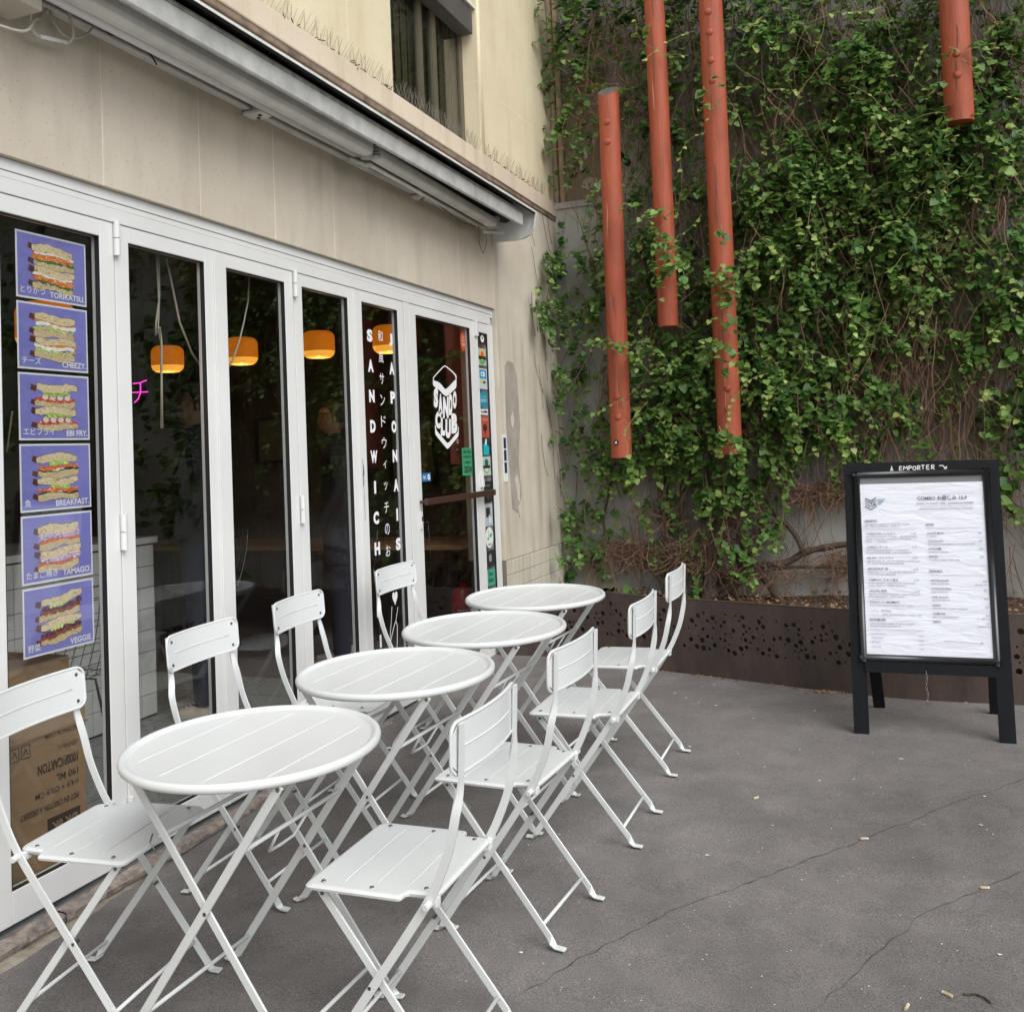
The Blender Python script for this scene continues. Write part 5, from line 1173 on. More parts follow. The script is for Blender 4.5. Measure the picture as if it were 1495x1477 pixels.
# ================================================================== FOOD POSTERS on the glass
def poster(i, jp, en, kind, label, y0_=2.2985, w_=.290, h_=.2175):
    z1 = 2.1975-.2295*i; z0 = z1-h_; x = -.0330; root = tag(empty('food_poster', (x, y0_, z0)), label, 'poster', 'food posters on the first window')
    rr_ = random.Random(50+i)
    put('sheet', MB().box((-.0012, 0, 0), (0, w_, h_)), M_pwhite, root)
    put('violet_ground', MB().box((.0001, .006, .006), (.0003, w_-.006, h_-.006)), M_purple, root)
    vs, fs, cols = [], [], []; dp = [.0005]
    def add(pts, col):
        o = len(vs); dp[0] += 6e-6
        for u, v_ in pts: vs.append((dp[0], u, v_))
        fs.append(tuple(range(o, o+len(pts)))); cols.append(lin(col) if isinstance(col, str) else col)
    cx, S = .150, .001
    tilt = {0: -.12, 1: -.10, 2: -.02, 3: .04, 4: .16, 5: .28}[i]; hwid = .083
    def rib(v0, v1, col, wob=.0034, x0=-hwid, x1=hwid, n_=14, crust=None, off=0.0):
        """horizontal slab between heights v0..v1 (poster metres), uneven edges"""
        t_, b_ = [], []; off += .005*math.sin(v0*310+i*1.7)
        for k in range(n_+1):
            u = x0+(x1-x0)*k/n_; sk = tilt*.35*u+.004*math.sin(u*38+i*2+v0*50); e_ = 1-abs(2*k/n_-1)**6*.35; mid = (v0+v1)/2; hh = (v1-v0)/2*e_
            t_.append((cx+u+off, mid+hh+sk+wob*noise.noise(Vector((u*70, v0*40, i)))*1.6)); b_.append((cx+u+off, mid-hh+sk+wob*noise.noise(Vector((u*60, v1*50, i+9)))*1.6))
        pts = t_+b_[::-1]
        if crust: add([(p[0]+(p[0]-cx)*.015, p[1]+(.0012 if k < len(t_) else -.0005)) for k, p in enumerate(pts)], crust)
        add(pts, col)
    def shreds(v0, v1, pal, n_, ln=.014, th=.0022, x0=-hwid, x1=hwid):
        for _ in range(n_):
            u = rr_.uniform(x0, x1); v_ = rr_.uniform(v0, v1)+tilt*.35*u; a = rr_.gauss(0, .5); l_ = rr_.uniform(.4, 1)*ln; c_, s_ = math.cos(a)*l_/2, math.sin(a)*l_/2; t2 = th*rr_.uniform(.5, 1.1)
            col = lin(rr_.choice(pal)); k = rr_.uniform(.65, 1.2); add([(cx+u-c_, v_-s_), (cx+u+.2*c_, v_-t2), (cx+u+c_, v_+s_), (cx+u-.2*c_, v_+t2)], tuple(min(1, q*k) for q in col))
    def slices(v, col, edge, n_, rx, ry, x0, x1):
        for k in range(n_):
            u = x0+(x1-x0)*k/max(1, n_-1); c_ = (cx+u, v+tilt*.35*u)
            add([(c_[0]+rx*1.15*math.cos(a_), c_[1]+ry*1.15*math.sin(a_)) for a_ in [6.283*q/10 for q in range(10)]], edge); add([(c_[0]+rx*math.cos(a_), c_[1]+ry*math.sin(a_)) for a_ in [6.283*q/10 for q in range(10)]], col)
    crust, bread, bread2 = '8a4a2c', 'dcc9a2', 'cdb98f'
    # crust side face seen at the left
    def sideface(v0, v1):
        u = -hwid; sk = tilt*.35*u; add([(cx+u-.022, v0+.006+sk), (cx+u-.001, v0+sk-.001), (cx+u+.003, v1+sk), (cx+u-.017, v1+.005+sk)], '5a2f20')
    def stack(top, lower_first):
        for half, b0 in ((0, .108), (1, .034)):
            v_ = b0
            sideface(v_+.004, v_+.020); rib(v_, v_+.026, bread2, crust=crust)
            shreds(v_+.003, v_+.022, ['e8d9b6', 'c9b184', 'd6c298', 'b89a6c'], 40, .012, .0024, -hwid*.92, hwid*.92); fill(v_+.022, v_+.052)
            sideface(v_+.050, v_+.068); rib(v_+.050, v_+.075 if half == 0 else v_+.072, bread, crust=crust); shreds(v_+.054, v_+.068, ['ead9b4', 'c7ae80', 'd9c59c', 'b39566'], 44, .012, .0024, -hwid*.92, hwid*.92)
    def fill(a, bq):
        if kind == 'tori':
            rib(a-.004, a+.006, '4c7a2e', .005); shreds(a-.004, a+.004, ['5a2a5e', '7d4a86', '3c1c44', '6d9a3c'], 26); rib(a+.004, a+.022, 'e0772f', .004); shreds(a+.003, a+.021, ['f09a4a', 'e26a22', 'f7b877', 'c9501a', 'fbd3a0'], 90); rib(a+.020, bq, 'efe0cf', .004, crust='7a4526')
        elif kind == 'cheezy':
            rib(a, a+.012, 'b7cc74', .004); shreds(a-.002, a+.012, ['cfe08e', '9dbb55', 'eef0c4', 'd8679b', 'b23f78'], 60); rib(a+.012, bq-.003, 'f0ebe2', .004); rib(bq-.006, bq+.001, 'd98a2c', .005)
        elif kind == 'ebi':
            rib(a-.004, a+.006, 'c9433a', .004); shreds(a-.004, a+.006, ['e0605a', 'f2c7b8', 'a52822', 'dfe2a8'], 30); slices(a+.010, 'eecfc0', 'c4584c', 4, .012, .009, -.046, .046); rib(a+.017, bq+.004, '9cc257', .005, -.050, .058); shreds(a+.016, bq+.004, ['b9dc74', '83ad3f', 'dbeca6', '6b9432'], 60, .012, .003, -.048, .055)
        elif kind == 'breakfast':
            rib(a-.002, a+.006, '2e3d22', .004); rib(a+.001, a+.008, 'f1ede4', .004, -.03, .02); rib(a+.005, a+.016, 'd9653a', .006); shreds(a+.004, a+.016, ['e98357', 'c44d2a', 'f2a17c', 'e8a033'], 40, .018, .003); rib(a+.016, bq, 'a9cb57', .004, -.036, .046); shreds(a+.017, bq-.002, ['c4df7a', '8db43f', 'dbeaa0'], 18, .016, .004, -.03, .04)
        elif kind == 'tamago':
            rib(a-.002, a+.010, 'd3622f', .005); shreds(a-.002, a+.010, ['e37c46', 'b94a20', 'ef9c6c', 'd95f3c'], 50); rib(a+.010, bq-.004, 'b9aed0', .004); shreds(a+.008, bq-.004, ['e8e2f0', '8b7bb0', '5c4c84', 'f4eef6', 'cdbfe0'], 70); rib(bq-.008, bq, 'efc3ae', .005)
        else:
            rib(a-.004, a+.010, '8a3f26', .005); shreds(a-.005, a+.011, ['c35a28', 'e07a35', '7a3a1e', '5b2448'], 50); rib(a+.008, bq-.006, '4b1f42', .004); shreds(a+.006, bq-.005, ['6e3160', '3a1433', '9a5a88', 'c96a2c'], 60); rib(bq-.010, bq+.002, 'b5cc62', .004, -.042, .050); slices(bq-.005, 'd5e38e', '86a83c', 4, .006, .008, -.04, .0)
    stack(None, None)
    me = bpy.data.meshes.new('food_print'); me.from_pydata(vs, [], fs); ca = me.attributes.new('Col', 'FLOAT_COLOR', 'FACE'); ca.data.foreach_set('color', [q for c_ in cols for q in (*c_, 1)])
    link('food_print', me, M_print, root)
    tx = MB(); f = lambda u, v_, d: (.0026, u, v_); put_text(tx, jp, f, .014, .018, .026, .006); put_text(tx, en, f, w_-.012, .0135, .0265, .022, 'r'); put('poster_text', tx, M_vinyl, root)
for i, (jp, en, kd, lb) in enumerate((('とりかつ', 'TORIKATSU.', 'tori', 'violet poster of a carrot filled sandwich, topmost of the six'), ('チーズ', 'CHEEZY.', 'cheezy', 'violet poster of a sandwich with cheese, pink and lettuce filling'),
        ('エビフライ', 'EBI FRY.', 'ebi', 'violet poster of a sandwich with shrimp rounds and green filling'), ('魚', 'BREAKFAST.', 'breakfast', 'violet poster of an avocado and salmon sandwich'),
        ('たまご焼き', 'TAMAGO.', 'tamago', 'violet poster of a sandwich with lilac shreds, above the lowest poster'), ('野菜', 'VEGGIE.', 'veggie', 'violet poster of a purple cabbage sandwich, lowest of the six'))): poster(i, jp, en, kd, lb)

# ================================================================== STICKERS
def sticker(pts, col, label, art, x=GX+.0008, name='sticker', grp=None):
    if x < -.015:     # measured on the frame plane: carry back onto the glass
        k0 = (CAM.x-x)/CAM.x; sc = lambda p: (p[0]*k0, CAM.z+(p[1]-CAM.z)*k0); pts = [sc(p) for p in pts]; art2 = []
        for c2, kd, ar in art:
            if kd == 'poly': ar = [sc(p) for p in ar]
            else: lo_, hi_ = sc((ar[1], ar[2])), sc((ar[3], ar[4])); ar = (ar[0], lo_[0], lo_[1], hi_[0], hi_[1], ar[5])
            art2.append((c2, kd, ar))
        art = art2
    ys_ = [p[0] for p in pts]; zs_ = [p[1] for p in pts]; cy, cz = sum(ys_)/len(ys_), sum(zs_)/len(zs_)
    root = tag(empty(name, (x, cy, cz)), label, 'sticker', grp); f = lambda u, v_, d: (d, u-cy, v_-cz)
    m = MB(); m.poly(pts, .0006, f); put('backing', m, flat('sticker_%02x%02x%02x' % tuple(int(q*255) for q in col), col, .45), root)
    k = 0
    for c2, kind, args in art:
        k += 1; m = MB(); f2 = lambda u, v_, d, k=k: (.0004*k, u-cy, v_-cz)
        if kind == 'poly': m.poly(args, None, f2)
        elif kind == 'text': s_, u, v_, sz, bo = args; put_text(m, s_, f2, u, v_, sz, bo, 'c')
        elif kind == 'fit': s_, a, bq, c_, d, bo = args; glyph_box(m, s_, f2, a, bq, c_, d, bo)
        put('print', m, flat('print_%02x%02x%02x' % tuple(int(q*255) for q in c2), c2, .5), root)
    return root
def rect(a, bq, c_, d): return [(a, bq), (c_, bq), (c_, d), (a, d)]
def ell(cy, cz, ry, rz, n_=24): return [(cy+ry*math.cos(6.2832*i/n_), cz+rz*math.sin(6.2832*i/n_)) for i in range(n_)]
WH, BK = (.8, .8, .8), (.02, .02, .02)
sticker(rect(5.611, 1.278, 5.765, 1.453), (.04, .30, .13), 'green sticker reading 2024 on the entrance door glass', [(BK, 'fit', ('2024', 5.635, 1.295, 5.755, 1.338, .03)), (BK, 'fit', ('Uber Eats', 5.63, 1.418, 5.745, 1.442, .02)), (BK, 'fit', ('LIVRAISON', 5.63, 1.388, 5.75, 1.403, .0)), (BK, 'fit', ('- étoilée -', 5.63, 1.353, 5.75, 1.373, .0))])
sticker(ell(5.698, 2.135, .042, .062), (.50, .075, .03), 'round orange red sticker on the upper entrance door glass', [((.75, .5, .4), 'fit', ('THE', 5.678, 2.155, 5.72, 2.172, .0)), ((.75, .5, .4), 'fit', ('FORK', 5.674, 2.133, 5.722, 2.150, .0)), ((.75, .5, .4), 'fit', ('goo', 5.676, 2.098, 5.722, 2.126, .02))])
sticker(rect(5.043, 1.265, 5.155, 1.315), (.02, .16, .36), 'small blue rectangular sticker just above the brown door bar', [(WH, 'fit', ('TIREZ', 5.052, 1.280, 5.092, 1.298, .02)), (WH, 'poly', ell(5.128, 1.290, .018, .018, 14)), ((.02, .16, .36), 'poly', [(5.118, 1.282), (5.132, 1.286), (5.138, 1.301), (5.126, 1.292)])])
SA, SBY = 5.955, 6.098
def side(z0, z1, col, label, art): return sticker(rect(SA, z0, SBY, z1), col, label, art, x=-.0105, grp=None)
mid_ = (SA+SBY)/2
side(2.150, 2.222, BK, 'black square sticker with a white dot at the top of the narrow side pane', [(WH, 'poly', ell(mid_+.015, 2.186, .030, .024)), (BK, 'poly', ell(mid_+.015, 2.192, .010, .010, 10))])
side(2.005, 2.120, (.42, .45, .43), 'pale sticker with an orange, green and brown arch beside the red round sticker', [((.10, .35, .12), 'poly', ell(mid_, 2.06, .056, .050)), ((.75, .55, .08), 'poly', ell(mid_, 2.075, .044, .036)), ((.55, .12, .04), 'poly', ell(mid_, 2.076, .028, .026)), (BK, 'poly', rect(SA+.008, 2.046, SBY-.008, 2.068))])
side(1.845, 1.985, (.50, .56, .58), 'grey sticker headed by a blue square with white letters', [((.03, .28, .50), 'poly', rect(SA+.014, 1.915, SBY-.014, 1.975)), (WH, 'fit', ('CB', SA+.035, 1.93, SBY-.035, 1.962, .04)), ((.7, .6, .05), 'poly', rect(SA+.02, 1.885, SA+.06, 1.905)), ((.05, .05, .06), 'poly', rect(SA+.07, 1.885, SBY-.03, 1.90))])
sticker(ell(mid_, 1.775, .066, .062), (.01, .24, .34), 'round teal sticker on the narrow side pane', [((.4, .7, .75), 'fit', ('LE GUIDE', SA+.03, 1.79, SBY-.03, 1.80, .0)), ((.4, .7, .75), 'fit', ('RESTO', SA+.025, 1.757, SBY-.025, 1.778, .02))], x=-.0105)
sticker(rect(SA+.01, 1.672, SBY-.01, 1.710), (.75, .75, .75), 'small white word sticker below the round teal one', [(BK, 'fit', ('Lydia', SA+.02, 1.678, SBY-.02, 1.704, .05))], x=-.0105)
side(1.520, 1.660, (.42, .07, .04), 'red sticker with a black mark on the narrow side pane', [(BK, 'poly', ell(mid_, 1.585, .034, .026)), (BK, 'poly', [(mid_-.012, 1.57), (mid_+.012, 1.57), (mid_, 1.53)]), ((.7, .4, .3), 'fit', ('FOODING', SA+.02, 1.63, SBY-.02, 1.648, .0))])
side(1.400, 1.512, (.02, .035, .035), 'dark sticker with a turquoise house shape', [((.0, .42, .46), 'poly', [(SA+.03, 1.402), (SBY-.02, 1.402), (SBY-.015, 1.455), (mid_+.02, 1.47), (mid_, 1.50), (SA+.035, 1.47)]), ((.55, .7, .7), 'poly', rect(mid_-.01, 1.468, mid_+.02, 1.508))])
side(1.265, 1.390, (.50, .53, .50), 'pale sticker with a green ring and dark dome at mid height', [((.12, .42, .2), 'poly', ell(mid_, 1.328, .054, .052)), ((.62, .68, .35), 'poly', ell(mid_, 1.328, .042, .040)), ((.02, .08, .14), 'poly', ell(mid_, 1.345, .030, .026)), (BK, 'poly', rect(SA+.012, 1.312, SBY-.012, 1.332))])
side(1.085, 1.225, (.022, .020, .020), 'black sticker behind the end of the brown door bar', [((.3, .3, .3), 'fit', ('OUVERT', SA+.03, 1.19, SBY-.03, 1.202, .0)), ((.3, .3, .3), 'fit', ('!', mid_-.005, 1.10, mid_+.005, 1.13, .0))])
side(.925, 1.075, (.42, .47, .50), 'pale grey blue sticker with a black square corner', [(BK, 'poly', [(SA+.03, .985), (mid_, .985), (mid_, 1.0), (SBY-.045, 1.0), (SBY-.045, 1.05), (SA+.03, 1.05)]), ((.55, .72, .78), 'poly', rect(mid_, .945, SBY-.02, .985))])
sticker(ell(mid_, .85, .066, .070), (.72, .76, .72), 'round white HALAL sticker with a green leaf mark', [((.03, .28, .10), 'poly', [(mid_-.04, .85), (mid_-.03, .83), (mid_-.008, .84), (mid_-.018, .90), (mid_-.024, .90), (mid_-.016, .85)]), ((.03, .28, .10), 'poly', [(mid_+.0, .86), (mid_+.02, .845), (mid_+.045, .865), (mid_+.03, .88)]), ((.03, .28, .10), 'fit', ('HALAL', mid_-.028, .797, mid_+.028, .812, .02))], x=-.0105)
side(.655, .765, (.025, .025, .025), 'black sticker with faint grey print below the round HALAL one', [((.28, .28, .28), 'poly', [(mid_-.02, .69), (mid_+.02, .69), (mid_+.022, .73), (mid_, .74), (mid_-.022, .73)])])
side(.53, .64, (.05, .34, .22), 'green sticker lowest on the narrow side pane', [(BK, 'fit', ('Uber', SA+.03, .595, SBY-.03, .625, .02)), (BK, 'fit', ('Eats', SA+.03, .555, SBY-.03, .585, .02))])
# notice on the pier
pn = tag(empty('wall_notice', (.0335, 6.225, 1.21)), 'narrow white strip notice with three dark blue squares on the pier', 'notice')
put('sheet', MB().box((-.003, 0, 0), (.001, .070, .325)), M_pwhite, pn)
for k in range(3): put('blue_square', MB().box((.0012, .012, .06+.085*k), (.0018, .058, .135+.085*k)), flat('navy_print', (.012, .03, .085)), pn)

# ================================================================== INSIDE THE SHOP
def lamp(x, y, z, r_, h_, label):
    root = tag(empty('pendant_lamp', (x, y, z-h_/2)), label, 'lamp', 'orange pendant lamps')
    c_ = r_*.42; P_ = [(.004, h_), (r_-c_*1.0, h_)]
    for i in range(1, 7): a = R(90-90*i/6); P_.append((r_-c_+c_*math.cos(a), h_-c_+c_*math.sin(a)))
    P_ += [(r_, h_*.30), (r_*1.0, h_*.245)]; m = MB(); m.lathe(P_, 28); put('shade', m, M_lampoff, root, smooth=True)
    m = MB(); m.lathe([(r_*.985, h_*.245), (r_*.985, h_*.20), (r_*.90, h_*.08), (r_*.74, .0), (.5*r_, -.002), (.004, -.002)], 28); put('diffuser', m, M_lampon, root, smooth=True)
    m = MB(); m.lathe([(r_*1.006, h_*.25), (r_*1.006, h_*.235)], 28); put('band', m, flat('lamp_band', (.16, .045, .008)), root)
    m = MB(); m.tube([(0, 0, h_), (0, 0, 2.62-z+h_/2)], .003, 6); m.lathe([(.035, 2.595-z+h_/2), (.035, 2.62-z+h_/2)], 14, (0, 0, 0), True); put('cord', m, M_dkmetal, root)
    ld = bpy.data.lights.new('bulb', 'POINT'); ld.energy = .7; ld.color = (1, .58, .25); ld.shadow_soft_size = 0; lo = bpy.data.objects.new('bulb', ld); C.objects.link(lo); lo.parent = root; lo.location = (0, 0, -.06)
lamp(-1.949, 5.21, 2.133, .105, .172, 'glowing orange pendant lamp seen through the second folding door')
lamp(-1.354, 5.21, 2.140, .105, .172, 'glowing orange pendant lamp seen through the third folding door')
lamp(-.777, 5.22, 2.138, .101, .165, 'glowing orange pendant lamp seen through the fourth folding door')
lamp(-.272, 5.21, 2.130, .101, .165, 'glowing orange pendant lamp behind the white vertical lettering')
lamp(-.41, 2.765, 1.965, .105, .178, 'orange pendant lamp half hidden behind the food posters')
# cords hanging by the glass
def hang(pts, x, label, r_=.0035):
    m = MB(); m.tube([onx(a, bq, x) for a, bq in pts], r_, 6); tag(put('hanging_cord', m, flat('pale_cord', (.42, .39, .33)), smooth=True), label, 'cord')
hang([(228, 370), (230, 400), (232, 440), (228, 470), (227, 490), (233, 478), (236, 500), (236, 560), (237, 625)], -.12, 'pale blind cord knotted behind the second folding door', .004)
hang([(232, 372), (233, 430), (231, 478), (235, 500), (235, 625)], -.125, 'second pale blind cord beside the knotted one', .003)
hang([(243, 378), (252, 420), (262, 470), (280, 515), (293, 535)], -.13, 'pale cord slanting down behind the second folding door', .0045)
hang([(364, 405), (362, 440), (356, 470), (350, 495), (342, 520), (335, 535)], -.13, 'pale cord curving in front of a lamp behind the third folding door', .004)
hang([(18, 600), (10, 660)], -.2, 'pale cord slanting beside the food posters', .003)
# neon sign on the room wall
nr = Vector((-1.6, 4.55, 0)); m = MB()
def nq(px, py): 
    r0 = ray(px, py); return CAM+r0*5.6
m.tube([nq(194, 560), nq(204, 559), nq(214, 555)], .0035, 6); m.tube([nq(193, 573), nq(216, 572)], .0035, 6); m.tube([nq(205, 559), nq(205, 573), nq(202, 582), nq(196, 588)], .0035, 6)
nb = nq(204, 572); neon = tag(empty('neon_sign', nb), 'pink neon katakana sign glowing behind the second folding door', 'neon sign'); niv = Matrix.Translation(-nb)
o = put('neon_tube', m, M_neon, neon, smooth=True); o.matrix_parent_inverse = niv
m = MB()
for a in (nq(196, 559.8), nq(212, 555.8)): m.tube([a, Vector((a.x, a.y, 2.62))], .0012, 4)
o = put('hanging_wires', m, M_dkmetal, neon); o.matrix_parent_inverse = niv
# tiled counter: block plus individual tiles on the face towards the doors
ctr = tag(empty('tiled_counter', (-1.28, 4.3, .06)), 'white tiled counter standing behind the second folding door', 'counter')
A_, B_ = Vector((-1.30, 2.2, .06)), Vector((-1.30, 4.30, .06))
def ct(name, mb, m, par=None):
    o = put(name, mb, m, par or ctr)
    if par is None: o.matrix_parent_inverse = Matrix.Translation((1.28, -4.3, -.06))
    return o
ct('body', MB().box((-1.9, 2.0, .061), (-1.304, 4.30, 1.0)), M_grout); ct('worktop', MB().box((-1.93, 1.98, 1.001), (-1.285, 4.32, 1.035)), M_tile)
tile = MB().box((0, .002, .002), (.006, .113, .113)).mesh('tile'); tile.materials.append(M_tile); tile2 = MB().box((-.113, 0, .002), (-.002, .006, .113)).mesh('tile'); tile2.materials.append(M_tile)
for k in range(8):
    for j in range(18):
        o = link('tile', tile, None, ctr); o.matrix_parent_inverse = Matrix.Translation((1.28, -4.3, -.06)); o.location = (-1.304, 2.23+.115*j, .072+.115*k)
    for j in range(5):
        o = link('tile', tile2, None, ctr); o.matrix_parent_inverse = Matrix.Translation((1.28, -4.3, -.06)); o.location = (-1.304-.115*j, 4.30, .072+.115*k)
# wooden wall table and dark leg
wt = tag(empty('wall_table', (-1.6, 6.4, .06)), 'long wooden table at the back of the dark room', 'table')
put('tabletop', MB().box((-1.6, -.32, .70), (1.35, .32, .735)), M_wood, wt, bevel=.004)
for x in (-1.4, -.1, 1.15): put('leg', MB().box((x-.05, -.06, 0), (x+.05, .06, .70)), M_dkmetal, wt)
for x, z, w_, h_, lb in ((-1.05, 1.45, .42, .55, 'dark framed picture on the back wall behind the fourth folding door'), (-2.3, 1.6, .5, .4, 'dark framed picture on the back wall behind the third folding door')):
    pr_ = tag(empty('framed_picture', (x, 6.985, z)), lb, 'picture'); put('frame', MB().box((-w_/2, -.02, -h_/2), (w_/2, .012, -h_/2+.03)).box((-w_/2, -.02, h_/2-.03), (w_/2, .012, h_/2)).box((-w_/2, -.02, -h_/2+.03), (-w_/2+.03, .012, h_/2-.03)).box((w_/2-.03, -.02, -h_/2+.03), (w_/2, .012, h_/2-.03)), M_dkmetal, pr_); put('print', MB().box((-w_/2+.03, -.008, -h_/2+.03), (w_/2-.03, .008, h_/2-.03)), flat('picture_print', (.14, .10, .075)), pr_)
# wire chairs
def wire_chair(x, y, a, label):
    root = tag(empty('wire_chair', (x, y, .061), (0, 0, R(a))), label, 'chair', 'wire mesh chairs inside the shop')
    m = MB()
    def S_(u, v_):     # mesh shell: seat (v<.5) rising into the back
        if v_ < .5: return Vector((u*.22, .20-.40*v_/.5, .44-.015*math.sin(v_*6)+.03*u*u))
        t_ = (v_-.5)/.5; return Vector((u*(.22-.03*t_), -.20-.10*t_-.02*math.sin(t_*3), .44+.02+.40*t_))
    for i in range(9): u = -1+2*i/8; m.tube([S_(u, v_/14) for v_ in range(15)], .0022, 4, False)
    for j in range(15): m.tube([S_(-1+2*i/6, j/14) for i in range(7)], .0022, 4, False)
    put('wire_shell', m, M_wire, root)
    m = MB()
    rim = [S_(-1, v_/14) for v_ in range(15)]+[S_(1, v_/14) for v_ in range(14, -1, -1)]; m.tube(rim+[rim[0]], .005, 6, False); put('rim', m, M_wire, root, smooth=True)
    for sx in (-1, 1):
        m = MB(); m.tube([(sx*.20, .20, .0), (sx*.17, .14, .43), (sx*.17, -.14, .43), (sx*.20, -.22, .0)], .006, 6); put('leg', m, M_dkmetal, root)
wire_chair(-.80, 6.15, 195, 'wire mesh chair behind the entrance door glass'); wire_chair(-.95, 3.20, 90, 'wire mesh chair behind the food posters by the tiled counter'); wire_chair(-2.3, 5.9, 150, 'wire mesh chair by the table at the back of the room')
# fire extinguisher
fx = tag(empty('fire_extinguisher', (-.40, 6.40, .061)), 'red fire extinguisher standing inside the entrance door', 'extinguisher')
m = MB(); m.lathe([(.004, 0), (.082, 0), (.086, .01), (.086, .33), (.080, .375), (.055, .41), (.026, .425), (.024, .45), (.004, .45)], 28); put('cylinder', m, M_ext, fx, smooth=True)
m = MB(); m.lathe([(.030, .445), (.030, .48), (.004, .48)], 14); m.beam((0, 0, .48), (.0, -.12, .52), .025, .006, (1, 0, 0)); m.beam((0, 0, .46), (0, -.12, .465), .025, .006, (1, 0, 0)); m.tube([(.03, 0, .46), (.10, .02, .45), (.115, .02, .30), (.10, .0, .12)], .010, 8); put('valve', m, M_dkmetal, fx)
m = MB(); vs = []
for i in range(9):
    a = R(-110+i*14); vs += [(.0868*math.cos(a), .0868*math.sin(a), .12), (.0868*math.cos(a), .0868*math.sin(a), .28)]
m.add(vs, [(2*i, 2*i+2, 2*i+3, 2*i+1) for i in range(8)]); lab = put('label_sheet', m, flat('label_darkred', (.32, .02, .02)), fx)
m = MB()
for k in range(5):
    for i in range(1, 6): a = R(-108+i*14); a2 = R(-108+i*14+10); z = .14+.026*k; m.add([(.0872*math.cos(a), .0872*math.sin(a), z), (.0872*math.cos(a2), .0872*math.sin(a2), z), (.0872*math.cos(a2), .0872*math.sin(a2), z+.008), (.0872*math.cos(a), .0872*math.sin(a), z+.008)], [(0, 1, 2, 3)])
put('label_print', m, M_vinyl, lab)
# cardboard boxes
def box_(name, x0, y0, z0, x1, y1, z1, label):
    r0 = tag(empty(name, ((x0+x1)/2, (y0+y1)/2, z0)), label, 'cardboard box'); iv = Matrix.Translation((-(x0+x1)/2, -(y0+y1)/2, -z0))
    o = put('carton', MB().box((x0, y0, z0), (x1, y1, z1)), M_card, r0, bevel=.006); o.matrix_parent_inverse = iv
    o = put('flap', MB().box((x0-.004, y0-.004, z1-.075), (x1+.004, y1+.004, z1-.07)).box((x0-.002, (y0+y1)/2-.03, z1), (x1+.002, (y0+y1)/2+.03, z1+.002)), M_card, r0); o.matrix_parent_inverse = iv
    return r0, iv
b1, iv = box_('cardboard_box', -.52, 2.15, .061, -.075, 2.585, .64, 'large printed brown cardboard box behind the poster window, near the floor')
m = MB(); xx = -.0735
def up(s, y, z, h, bold=0.02, w_=None):      # upside-down print
    fn_ = lambda u, v_, d: (xx, 2*y-u, 2*z-v_); put_text(m, s, fn_, y, z, h, bold, 'l', w_)
up('1000P/CARTON', 2.545, .475, .042, .03, .165); up('20x50pcs', 2.545, .515, .022, .0); up('190 ML', 2.545, .425, .032, .02); up('H4,9 × Ø8,9 CM', 2.545, .388, .026, .01); up('POT EN CARTON À DESSERT', 2.545, .342, .026, .02, .235); up('SUPER L', 2.52, .125, .038, .03); up("L'EMBALLAGE", 2.49, .088, .035, .03); up('REZPACK.COM', 2.545, .565, .020, .01)
for s_, y, w_ in (('D', 2.545, .028), ('K', 2.513, .028), ('6', 2.481, .026), ('K', 2.452, .028)): pass
o = put('box_print', m, M_cardink, b1); o.matrix_parent_inverse = iv
o = put('black_block', MB().box((-.0748, 2.415, .225), (-.0732, 2.55, .295)), M_cardink, b1); o.matrix_parent_inverse = iv
m = MB(); fn_ = lambda u, v_, d: (-.0725, 2*2.483-u, 2*.262-v_); glyph_box(m, 'DK 6K', fn_, 2.430, .244, 2.535, .282, .03); o = put('box_letters', m, M_card, b1); o.matrix_parent_inverse = iv
m = MB()
for k in range(3):
    y = 2.235+.042*k; stroke(m, [(y, .515), (y+.032, .515), (y+.032, .555), (y, .555), (y, .515)], .003, fac(-.0732)); stroke(m, [(y+.008, .525), (y+.016, .545), (y+.024, .525)], .004, fac(-.0732))
o = put('handling_marks', m, M_cardink, b1); o.matrix_parent_inverse = iv
b2, iv2 = box_('cardboard_box', -.50, 2.10, .643, -.085, 2.53, .80, 'plain flat cardboard box lying on top of the printed one')

